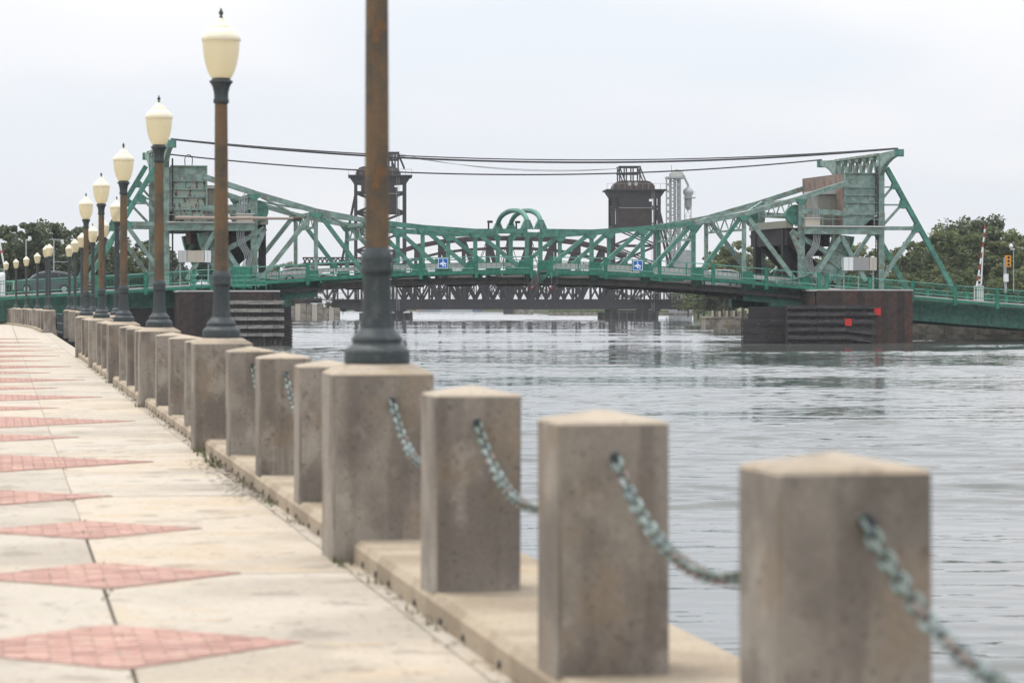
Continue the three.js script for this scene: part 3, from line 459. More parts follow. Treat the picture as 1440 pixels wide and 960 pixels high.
// fixed towers that carry the cables and machinery
function tower(s, label) {
  const X = (u) => s * u, foot = bp(1239, 409)[1], t = thing('bridge_tower', label, 'bridge tower', P(X(uPost), foot, WID / 2), BR);
  const top = bp(1239, 236)[1], kx = (x, y, v = 0) => { const [u, h] = bp(x, y, v); return [X(u), h]; }, q = (x, y, v) => { const [u, h] = kx(x, y); return P(u, h, v); };
  const capY = bp(1239, 216)[1];
  for (const v of [0, WID]) {
    const fr = sub('frame', t);
    part(fr, 'post', beam(P(X(uPost), foot, v), P(X(uPost), capY - 0.2, v), 0.46, 0.42), M.greenPale);
    part(fr, 'raking_leg', beam(q(1247, 236, v), q(1346, 415, v), 0.36, 0.34), M.green);
    part(fr, 'strut', beam(q(1243, 321, v), q(1291, 321, v), 0.3, 0.3), M.greenPale);
    part(fr, 'strut', beam(q(1243, 263, v), q(1258, 263, v), 0.1, 0.16), M.greenPale);
    part(fr, 'strut', beam(q(1243, 288, v), q(1272, 288, v), 0.12, 0.16), M.greenPale);
    part(fr, 'brace', beam(q(1242, 279, v), q(1256, 262, v), 0.16, 0.16), M.greenPale);
    part(fr, 'brace', beam(q(1242, 317, v), q(1268, 288, v), 0.18, 0.18), M.greenPale);
    part(fr, 'brace', beam(q(1288, 323, v), q(1242, 390, v), 0.3, 0.26), M.greenPale);
    for (const [x, y] of [[1258, 261], [1269, 288], [1288, 322]]) { const [u, h] = kx(x, y); part(fr, 'gusset', plate([[u - 0.3, h - 0.25], [u + 0.2, h - 0.3], [u + 0.35, h + 0.1], [u - 0.1, h + 0.4]], 0.4, -v), M.green); }
    // machinery platform girder and its inverted V brace
    part(fr, 'platform_girder', [span(Math.min(X(bp(1128, 320)[0]), X(uPost)), Math.max(X(bp(1128, 320)[0]), X(uPost)), bp(1180, 329.5)[1], bp(1180, 318.5)[1], -v - 0.2 + (v ? 0.5 : 0.62), -v + 0.2 + (v ? 0.5 : 0.62))], M.greenPale);
    part(fr, 'platform_flange', [span(Math.min(X(bp(1128, 320)[0]), X(uPost)), Math.max(X(bp(1128, 320)[0]), X(uPost)), bp(1180, 319.5)[1], bp(1180, 317.5)[1], -v - 0.35 + (v ? 0.5 : 0.62), -v + 0.35 + (v ? 0.5 : 0.62))], M.paleGrey);
    const dv = v ? 0.5 : 0.62; for (const [x, y] of [[1141, 384], [1214, 388]]) part(fr, 'brace', beam(P(kx(1179, 332)[0], kx(1179, 332)[1], v - dv), P(kx(x, y)[0], kx(x, y)[1] - 0.4, v - dv), 0.34, 0.3), M.greenPale);
    // curved bracket reaching out beyond the frame
    const sgn = v ? 1 : -1, pr = [[0.25, capY], [-4, capY + 0.1], [-4.1, capY - 0.25], [-3.4, capY - 0.36], [-2.4, capY - 0.52], [-1.5, capY - 0.8], [-0.8, capY - 1.15], [-0.3, capY - 1.6], [0.25, capY - 1.75]];
    const br = plate(pr, 0.36, 0); br.rotateY(sgn < 0 ? Math.PI / 2 : -Math.PI / 2); br.translate(X(uPost), 0, -v); part(fr, 'cable_bracket', br, M.greenPale);
    part(fr, 'bracket_end', span(X(uPost) - 0.32, X(uPost) + 0.32, capY - 0.42, capY + 0.14, -v - sgn * 4 - 0.18, -v - sgn * 4 + 0.18), M.green);
  }
  const por = sub('portal_girder', t);
  part(por, 'flange', span(X(uPost) - 0.28, X(uPost) + 0.28, capY - 0.14, capY + 0.04, -WID, 0), M.greenPale);
  part(por, 'flange', span(X(uPost) - 0.25, X(uPost) + 0.25, capY - 1.65, capY - 1.5, -WID, 0), M.greenPale);
  for (let k = 0; k < 12; k++) { const v0 = k * WID / 12, v1 = (k + 1) * WID / 12; part(por, 'lacing', beam(P(X(uPost), capY - (k & 1 ? 1.5 : 0.15), v0), P(X(uPost), capY - (k & 1 ? 0.15 : 1.5), v1), 0.09, 0.3), M.greenPale); }
  for (let k = 1; k < 6; k++) part(por, 'batten', span(X(uPost) - 0.2, X(uPost) + 0.2, capY - 0.42, capY - 0.14, -k * WID / 6 - 0.4, -k * WID / 6 + 0.4), M.greenPale);
  // machinery floor, cabin, rail
  const u0 = bp(1128, 320)[0], fh = bp(1180, 317.5)[1];
  part(t, 'machinery_floor', span(Math.min(X(u0), X(uPost - 0.4)), Math.max(X(u0), X(uPost - 0.4)), fh - 0.3, fh - 0.12, -WID + 0.2, -0.2), M.rust);
  const cab = sub('machinery_cabin', t), c0 = bp(1150, 300, 2)[0], c1 = bp(1177, 300, 2)[0], ch = bp(1165, 273, 2)[1];
  part(cab, 'wall', span(Math.min(X(c0), X(c1)), Math.max(X(c0), X(c1)), fh, ch, -4.6, -2), M.dullBeige); part(cab, 'roof', span(Math.min(X(c0), X(c1)) - 0.15, Math.max(X(c0), X(c1)) + 0.15, ch, ch + 0.25, -4.8, -1.8), M.paleGrey);
  for (let k = 1; k < 3; k++) part(cab, 'seam', span(X(c0 + (c1 - c0) * k / 3) - 0.03, X(c0 + (c1 - c0) * k / 3) + 0.03, fh, ch, -2.02, -1.97), M.grey);
  const gb = sub('gear_case', t); part(gb, 'case', span(Math.min(X(u0 + 0.1), X(u0 + 1.3)), Math.max(X(u0 + 0.1), X(u0 + 1.3)), fh, fh + 0.55, -2, 0.55), M.beige); part(gb, 'case_lid', span(Math.min(X(u0), X(u0 + 1.4)), Math.max(X(u0), X(u0 + 1.4)), fh + 0.55, fh + 0.63, -2.1, 0.62), M.paleGrey);
  const pr = sub('platform_rail', t), bars = []; for (const y of [0.5, 1.0]) part(pr, 'bar', beam(P(X(bp(1152, 300)[0]), fh + y, -0.85), P(X(uPost), fh + y, -0.85), 0.05), M.greenPale);
  for (let k = 0; k <= 6; k++) { const u = bp(1152, 300)[0] + (uPost - bp(1152, 300)[0]) * k / 6; part(pr, 'upright', beam(P(X(u), fh - 0.1, -0.85), P(X(u), fh + 1, -0.85), 0.05), M.greenPale); }
  const lad = sub('ladder', t), lu = X(uPost - 0.45); for (const e of [-0.2, 0.2]) part(lad, 'rail', beam(P(lu, foot, -0.35 + e), P(lu, capY - 1, -0.35 + e), 0.07), M.dark); const rg = []; for (let h = foot + 0.3; h < capY - 1; h += 0.32) rg.push(beam(P(lu, h, -0.55), P(lu, h, -0.15), 0.04)); stuff(part(lad, 'rungs', rg, M.dark));
  // drive machinery under and on the platform
  const mc = sub('drive_machinery', t), m0 = uMain + 0.9, mm = (a, b) => [Math.min(X(a), X(b)), Math.max(X(a), X(b))];
  { const [a, b] = mm(m0, m0 + 1.5); part(mc, 'gear_box', span(a, b, fh - 2.3, fh - 0.3, -7.6, -1.7), M.rust); const [c, e] = mm(m0 + 1.7, m0 + 3.2); part(mc, 'motor_frame', span(c, e, fh - 1.5, fh - 0.3, -8.4, -5), M.rust); for (const v of [1.3, 8.6]) part(mc, 'pinion', rod(P(X(m0 + 0.5), fh - 1.2, v), P(X(m0 + 0.5), fh - 1.2, v + 0.35), 0.95, 0.95, 22), M.dark); part(mc, 'shaft', rod(P(X(m0 + 0.5), fh - 1.2, 1), P(X(m0 + 0.5), fh - 1.2, 9), 0.16, 0.16, 10), M.rust); for (const [du, w] of [[3.4, 0.5], [4.3, 0.4], [5.1, 0.6]]) { const [p, q] = mm(m0 + du, m0 + du + w); part(mc, 'resistor_box', span(p, q, fh, fh + 0.5 + w * 0.4, -1.6, -0.5), M.rust); } for (const v of [2.2, 7.8]) part(mc, 'hanger', beam(P(X(m0 + 0.2), fh - 2.2, v), P(X(m0 + 2.6), walk(X(m0 + 2)) + 0.2, v), 0.4, 0.3), M.rust); }
  // pipes climbing the front
  const pipes = []; for (let k = 0; k < 5; k++) part(t, 'conduit', tube([P(X(uMain + 0.75 + k * 0.13), fh + 2.2 - k * 0.2, -0.5), P(X(uMain + 0.75 + k * 0.13), fh - 1.5, -0.5), P(X(uMain + 0.2 + k * 0.13), fh - 2.6, -0.4), P(X(uMain + 1.2 + k * 0.1), foot + 0.6, -0.3)], 0.04, 16, 5), M.galv);
  return t;
}
tower(1, 'green steel cable tower with raking legs beside the plain green counterweight');
tower(-1, 'green steel cable tower with raking legs beside the rust peeled counterweight');

// electrical cabinets at the tower feet
function cabinets(x, y0, y1, order, label) {
  const v = -0.9, [u0, h1] = bp(x[0], y0, v), h0 = bp(x[0], y1, v)[1], t = thing('control_cabinet', label, 'cabinet', P(u0, h0, v), BR);
  for (let i = 0; i + 1 < x.length; i++) { const a = bp(x[i], y0, v)[0] + 0.02, b = bp(x[i + 1], y0, v)[0] - 0.02; part(t, 'box', span(a, b, h0, h1, -v - 0.7, -v + 0.02 * i), order[i]); part(t, 'door_seam', span((a + b) / 2 - 0.01, (a + b) / 2 + 0.01, h0 + 0.06, h1 - 0.06, -v + 0.02 * i, -v + 0.02 * i + 0.012), M.grey); }
  const e = bp(x[x.length - 1], y0, v)[0]; for (const u of [u0 + 0.15, (u0 + e) / 2, e - 0.15]) part(t, 'leg', span(u - 0.05, u + 0.05, walk(u) - 0.1, h0, -v - 0.5, -v - 0.4), M.galv);
}
cabinets([1187, 1201, 1223, 1233.5], 361.5, 380, [M.white, M.grey, M.beige], 'row of white grey and beige cabinets beside the plain green counterweight tower');
cabinets([251, 262.5, 287, 296.5], 352, 368.5, [M.paleGrey, M.beige, M.white], 'row of pale cabinets in front of the rust peeled counterweight tower');

// cables over the river
{
  const hi = bp(1239, 214)[1] + 0.1;
  const cable = (ua, ub, h, v, sag, label, r = 0.05) => { const n = 26, pts = []; for (let i = 0; i <= n; i++) { const k = i / n; pts.push(P(ua + (ub - ua) * k, h - sag * 4 * k * (1 - k), v)); } const t = thing('power_cable', label, 'cable', pts[0], BR); part(t, 'strand', new THREE.TubeGeometry(new THREE.CatmullRomCurve3(pts.map((p) => V3(...p))), 60, r, 5), M.cable); };
  cable(-uPost, uPost, hi, -3.7, 1.35, 'thick upper cable strung between the near ends of the two tower brackets', 0.075);
  cable(-uPost, uPost, hi + 0.05, -3.3, 1.2, 'thin upper cable beside the thick cable between the tower brackets', 0.045);
  cable(-uPost, uPost, hi, WID + 3.9, 1.5, 'lower cable strung between the far ends of the two tower brackets', 0.06);
}
// approach spans
function approach(s, label, uEnd) {
  const u0 = s * (uTail + 0.12), u1 = s * uEnd, t = thing('approach_span', label, 'bridge', P(u0, walk(u0) - 2, 0), BR), us = []; for (let i = 0; i <= 10; i++) us.push(u0 + (u1 - u0) * i / 10);
  for (let i = 1; i < us.length; i++) {
    const a = us[i - 1], b = us[i];
    part(t, 'deck_panel', beam(P(a, walk(a) - 0.2, WID / 2), P(b, walk(b) - 0.2, WID / 2), 0.26, WID - 0.7), M.road);
    for (const v of [-1.35, WID + 1.35]) part(t, 'walkway_panel', beam(P(a, walk(a) - 0.07, v), P(b, walk(b) - 0.07, v), 0.12, 2.0), M.paleGrey);
    for (const v of [-2.43, WID + 2.43]) part(t, 'fascia', beam(P(a, walk(a) - 0.22, v), P(b, walk(b) - 0.22, v), 0.2, 0.1), M.rail);
    for (const v of [0, 3.2, 6.8, WID]) part(t, 'girder', beam(P(a, walk(a) - 1.1, v), P(b, walk(b) - 1.1, v), 1.6, 0.25), M.green);
    for (const v of [-0.14]) part(t, 'web_stiffener', span((a + b) / 2 - 0.05, (a + b) / 2 + 0.05, walk((a + b) / 2) - 1.85, walk((a + b) / 2) - 0.35, -v - 0.1, -v + 0.03), M.green);
  }
  railing(t, u0, u1, -2.4, 3.3, 0); railing(t, u0, u1, WID + 2.4, 3.3, 0);
}
approach(1, 'approach span with green railing running to the wooded bank by the crossing gate', bp(1560, 410)[0]);
approach(-1, 'approach span with green railing carrying the dark suv past the promenade lamps', -bp(-75, 400)[0]);

// piers, sheet piling, fenders
const WB = WATER - 1;
function sheetWall(x0, x1, yTop, v, depth, tones, label) {
  const [u0, h] = bp(x0, yTop, v), u1 = bp(x1, yTop, v)[0], t = thing('sheet_pile_wall', label, 'wall', P(u0, WATER, v), BR), n = Math.round((u1 - u0) / 0.62), w = (u1 - u0) / n, r = rng(Math.round(x0));
  for (let i = 0; i < n; i++) { const a = u0 + i * w, o = i & 1 ? -0.16 : 0, q = i & 1 ? 0 : -0.16; const g = plate([[a, -q - 0.02], [a + w * 0.22, -o], [a + w * 0.78, -o], [a + w, -q - 0.02], [a + w, 0.32], [a, 0.32]].map(([x, z]) => [x, z]), h - WB, 0); g.rotateX(Math.PI / 2); g.translate(0, (h + WB) / 2, -v - 0.1); part(t, 'sheet_pile', g, tones[Math.floor(r() * tones.length)]); }
  part(t, 'cell_fill', span(u0 + 0.05, u1 - 0.05, WB, h - 0.1, -v - depth, -v - 0.45), M.rust);
  part(t, 'cap', span(u0 - 0.05, u1 + 0.05, h - 0.04, h + 0.1, -v - depth, -v + 0.16), M.paleGrey);
}
sheetWall(1148, 1282.5, 408.5, -4.6, 3.2, sheetTones, 'rusty brown sheet pile cell below the cabinets with two red boards on it');
sheetWall(250, 392, 410, -4.6, 3.2, darkTones, 'dark sheet pile cell behind the promenade lamps with pale timbers on its end');
function pier(s, x0, x1, label) {
  const X = (u) => s * u, a = bp(x0, 430, -3)[0], b = bp(x1, 430, -3)[0], t = thing('bridge_pier', label, 'bridge pier', P(X(a), WATER, 0), BR), lo = Math.min(X(a), X(b)), hi = Math.max(X(a), X(b)), yT = bp(1080, 449, -3)[1], yU = bp(1080, 431, -2)[1], yB = bp(1090, 421)[1];
  const SK = s > 0 ? 6.1 / 16 : 0, sk = (u, v) => u + SK * (v + 3);      // the pier follows the current, not the roadway
  const slab = (u0, u1, v0, v1, y0, y1) => { const g = plate([[sk(u0, v0), v0], [sk(u1, v0), v0], [sk(u1, v1), v1], [sk(u0, v1), v1]], y1 - y0, 0); g.rotateX(-Math.PI / 2); g.translate(0, (y0 + y1) / 2, 0); return g; };
  part(t, 'core', slab(lo + 0.15, hi - 0.1, -2.9, WID + 3, WB, yT - 0.02), M.timber);
  const n = 9, dh = (yT - WATER + 0.1) / n;
  for (let i = 0; i < n; i++) { const y0 = WATER - 0.1 + dh * i; for (const [p, q, e] of [[lo, lo + (hi - lo) * 0.55, 0.02], [lo + (hi - lo) * 0.55, hi, 0]]) part(t, 'plank', span(p, q - 0.03, y0 + 0.02, y0 + dh - 0.02, 2.9, 3.02 + 0.03 * (i % 3) + e), M.timber); }
  part(t, 'upper_block', slab(lo + 0.5, hi + (s > 0 ? 6 : 0), -2.2, WID + 2.4, yT - 0.02, yU), M.dark);
  part(t, 'rear_block', s > 0 ? slab(hi, hi + 9, -1.3, WID + 2, WB, yU - 0.1) : slab(lo - 9, lo, -1.3, WID + 2, WB, yU - 0.1), M.dark);
  for (const v of [0, WID]) { part(t, 'bearing_block', span(lo + 1.2 + SK * v, hi + (s > 0 ? 5 : -0.6), yU, yB - 0.62, -v - 0.9, -v + 0.9), M.dark); part(t, 'track_girder', span(Math.min(X(bp(1082, 420)[0]), X(bp(1205, 420)[0])), Math.max(X(bp(1082, 420)[0]), X(bp(1205, 420)[0])), yB - 0.6, yB - 0.01, -v - 0.45, -v + 0.45), M.green); }
  if (s < 0) part(t, 'approach_wall', span(lo - 14, lo - 9, WB, walk(lo - 11) - 2, -WID - 2, 0.5), M.dark);
}
pier(1, 1043, 1110, 'dark timber clad bridge pier next to the rusty sheet pile cell');
pier(-1, 1102, 1168, 'dark bridge pier hidden behind the pale timber fender');
{ // fender of the right pier
  const v = -5.15, u0 = bp(1108, 430, v)[0], u1 = bp(1231, 430, v)[0], t = thing('timber_fender', 'charcoal timber fender of long horizontal beams on the rusty sheet pile cell', 'fender', P(u0, WATER, v), BR);
  for (const [y0, y1] of [[429, 434], [439, 444], [449.5, 455], [460.5, 466], [471.5, 477]]) for (let k = 0; k < 3; k++) { const a = u0 + (u1 - u0) * k / 3, b = u0 + (u1 - u0) * (k + 1) / 3 - 0.03; const drop = k === 2 && y0 > 458 ? 0.3 : 0; part(t, 'beam', beam(P(a, bp(1170, (y0 + y1) / 2, v)[1], v), P(b, bp(1170, (y0 + y1) / 2, v)[1] - drop, v), (y1 - y0) / 18.5, 0.3), M.timber); }
  for (let k = 0; k <= 9; k++) { const u = u0 + 0.15 + (u1 - u0 - 0.3) * k / 9; part(t, 'pile', beam(P(u, WB, v + 0.3), P(u, bp(1170, 430, v)[1], v + 0.3), 0.3), M.timber); }
  part(t, 'backing', span(u0, u1, WB, bp(1170, 430, v)[1], -v - 0.5, -v - 0.2), M.timber);
  for (const [x, y, vv, what] of [[1193.5, 453, v - 0.2, 'square red board fixed to the timber fender beams'], [1234.2, 438, -5.1, 'square red board fixed to the rusty sheet piles']]) { const [u, h] = bp(x, y, vv), b = thing('red_board', what, 'sign', P(u, h, vv), BR); part(b, 'face', span(u - 0.27, u + 0.27, h - 0.27, h + 0.27, -vv - 0.02, -vv + 0.02), M.red); part(b, 'batten', span(u - 0.2, u + 0.2, h - 0.04, h + 0.04, -vv - 0.12, -vv - 0.02), M.timber); }
}
{ // fender of the left pier
  const v = -5.1, u0 = bp(312, 430, v)[0], u1 = bp(397, 430, v)[0], t = thing('timber_fender', 'pale weathered timber fender with five stacked beams behind the lamp pole', 'fender', P(u0, WATER, v), BR);
  for (const [y0, y1] of [[422.5, 428], [434, 439], [445.5, 450.5], [457, 462], [468.3, 473]]) { const cut = [0, 0.2, 0.42, 0.66, 0.84, 1]; for (let k = 0; k < 5; k++) part(t, 'beam', span(u0 + (u1 - u0) * cut[k], u0 + (u1 - u0) * cut[k + 1] - 0.025 + (k === 4 ? 0.12 : 0), bp(360, y1, v)[1], bp(360, y0, v)[1], -v - 0.15, -v + 0.15 + (k % 2) * 0.02), M.timberPale); }
  part(t, 'backing', span(u0, u1 - 0.05, WB, bp(360, 422, v)[1], -v - 0.5, -v - 0.16), M.timber);
  for (let k = 0; k < 12; k++) { const u = u0 + 0.1 + (u1 - u0 - 0.25) * k / 11; part(t, 'pile', beam(P(u, WB, v + 0.16), P(u, bp(360, 420, v)[1], v + 0.16), 0.24, 0.12), M.timber); }
  part(t, 'side_backing', span(u1 - 0.35, u1 - 0.05, WB, bp(360, 422, v)[1], -v - 5, -v - 0.5), M.timber);
}
// rails on the left pier platform, and the blurred boom that crosses in front of the tower
{
  const v = -4.4, a = bp(268, 390, v)[0], b = bp(374, 390, v)[0], y = bp(300, 409.5, v)[1] + 0.1, t = thing('platform_railing', 'teal pipe railing on top of the dark sheet pile cell', 'railing', P(a, y, v), BR);
  for (const dy of [0.35, 0.7, 1.05]) part(t, 'bar', beam(P(a, y + dy, v), P(b, y + dy, v), 0.06), M.railPale);
  for (let k = 0; k <= 7; k++) { const u = a + (b - a) * k / 7; part(t, 'upright', beam(P(u, y, v), P(u, y + 1.1, v), k === 2 ? 0.32 : 0.07), M.rail); }
  const w = thing('walkway_panel', 'solid bright green panel of the walkway railing behind the lamp pole', 'panel', P(bp(326, 390, -2.9)[0], walk(-20), -2.9), BR); const [pa, ph] = bp(326, 375, -2.9), [pb, pl] = bp(352, 404, -2.9);
  part(w, 'sheet', span(pa, pb, pl, ph, 2.87, 2.92), M.rail); part(w, 'frame', [span(pa, pb, ph - 0.02, ph + 0.05, 2.84, 2.95)], M.railPale);
  const rv = -1.4, [ra, rh] = bp(246, 306, rv), [rb] = bp(412, 306, rv), rd = thing('operating_rod', 'long beige operating rod with a rusty end beside the rust peeled counterweight', 'rod', P(ra, rh, rv), BR);
  part(rd, 'shaft', rod(P(ra, rh, rv), P(rb, rh, rv), 0.15, 0.1, 10), M.pink); part(rd, 'red_end', rod(P(rb, rh, rv), P(rb + 0.6, rh, rv), 0.14, 0.16, 10), M.rustFace);
}
// blue signs on the railing
{
  const cv = document.createElement('canvas'); cv.width = cv.height = 128; const c = cv.getContext('2d');
  c.fillStyle = '#dfe9f4'; c.fillRect(0, 0, 128, 128); c.fillStyle = '#1d62b4'; c.fillRect(7, 7, 114, 114); c.fillStyle = '#f2f6fa';
  c.beginPath(); c.arc(62, 28, 8, 0, 7); c.fill(); c.beginPath(); c.moveTo(18, 68); c.lineTo(50, 54); c.lineTo(66, 38); c.lineTo(80, 56); c.lineTo(108, 68); c.lineTo(104, 80); c.lineTo(82, 74); c.lineTo(74, 86); c.lineTo(66, 108); c.lineTo(52, 98); c.lineTo(50, 78); c.lineTo(22, 82); c.closePath(); c.fill(); c.beginPath(); c.arc(92, 98, 10, 0, 7); c.fill(); c.fillStyle = '#1d62b4'; c.beginPath(); c.arc(66, 70, 6, 0, 7); c.fill();
  const t = new THREE.CanvasTexture(cv); t.colorSpace = THREE.SRGBColorSpace; const face = new THREE.MeshStandardMaterial({ map: t, roughness: 0.5 });
  for (const [x, y, l] of [[623, 370, 'blue square sign with white figure on the railing of the leaf with peeled counterweight'], [897, 373, 'blue square sign with white figure on the railing of the leaf with plain counterweight']]) {
    const v = -2.62, [u, h] = bp(x, y, v), b = thing('blue_sign', l, 'sign', P(u, h, v), BR), g = new THREE.BoxGeometry(0.76, 0.76, 0.03); g.translate(u, h, -v); part(b, 'face', g, face); part(b, 'bracket', span(u - 0.04, u + 0.04, h - 0.38, h + 0.36, -v - 0.14, -v - 0.02), M.galv);
  }
  for (const [x, y, l] of [[687, 322, 'black camera on a short mast on the top chord beside the hoop'], [726, 322, 'black camera on a short mast under the portal hoop']]) { const v = x < 700 ? 0 : WID, [u, h] = bp(x, y, v), b = thing('bridge_camera', l, 'camera', P(u, h, v), BR); part(b, 'mast', beam(P(u, h, v), P(u, h + 0.6, v), 0.11), M.black); part(b, 'housing', [span(u - 0.08, u + 0.3, h + 0.46, h + 0.64, -v - 0.1, -v + 0.1)], M.black); }
}
// cars on the deck
function car(name, label, u, v, dir, body, L = 4.7, H = 1.66) {
  const h = walk(u) - (L > 4.35 ? 0.06 : L < 4.25 ? 0.5 : 0.49), t = thing(name, label, 'car', P(u, h, v), BR), X = (x) => u + dir * x * L, Y = (y) => h + y * H;
  const prof = [[-0.5, 0.2], [-0.5, 0.5], [-0.47, 0.56], [-0.26, 0.64], [-0.12, 0.92], [0.02, 0.995], [0.25, 0.98], [0.42, 0.86], [0.49, 0.62], [0.5, 0.22], [0.41, 0.16], [-0.42, 0.16]];
  const g = new THREE.ExtrudeGeometry(new THREE.Shape(prof.map(([a, b]) => new THREE.Vector2(X(a), Y(b)))), { depth: 1.66, bevelEnabled: true, bevelSize: 0.06, bevelThickness: 0.08, bevelSegments: 2 }); g.translate(0, 0, -v - 0.83); part(t, 'body', g, body);
  for (const e of [-0.93, 0.93]) {
    for (const [a, b] of [[[-0.21, -0.1, 0.06, 0.06], [0.66, 0.88, 0.93, 0.66]], [[0.075, 0.075, 0.2, 0.26], [0.66, 0.93, 0.92, 0.66]], [[0.275, 0.22, 0.36, 0.43], [0.66, 0.91, 0.86, 0.67]]]) part(t, 'window', plate(a.map((x, i) => [X(x), Y(b[i])]), 0.03, -v + e), M.glass);
    for (const x of [-0.31, 0.31]) { const w = sub('wheel', t); part(w, 'tyre', rod([X(x), h + 0.34, -v + e * 0.8], [X(x), h + 0.34, -v + e * 1.02], 0.34, 0.34, 20), M.tyre); part(w, 'rim', rod([X(x), h + 0.34, -v + e * 1.0], [X(x), h + 0.34, -v + e * 1.04], 0.2, 0.2, 12), M.silver); }
  }
  for (const e of [-0.6, 0.6]) { part(t, 'headlight', span(Math.min(X(-0.515), X(-0.47)), Math.max(X(-0.515), X(-0.47)), Y(0.45), Y(0.54), -v + e - 0.2, -v + e + 0.2), M.paleGrey); part(t, 'tail_light', span(Math.min(X(0.5), X(0.52)), Math.max(X(0.5), X(0.52)), Y(0.55), Y(0.66), -v + e - 0.2, -v + e + 0.2), M.red); }
}
const paint = (r, g, b) => new THREE.MeshPhysicalMaterial({ color: new THREE.Color().setRGB(r, g, b), roughness: 0.35, metalness: 0.3, clearcoat: 0.8 });
car('suv', 'dark grey suv driving along the approach behind the promenade lamps', bp(62, 400, 2.6)[0], 2.6, 1, paint(0.07, 0.085, 0.09), 4.4, 1.62);
car('sedan', 'silver car on the deck by the leaf with plain counterweight', bp(1004, 380, 7)[0], 7, 1, paint(0.45, 0.46, 0.46), 4.3, 1.4);
car('sedan', 'silver car on the deck by the leaf with peeled counterweight', bp(428, 378, 7)[0], 7, -1, paint(0.3, 0.32, 0.32), 4.2, 1.2);

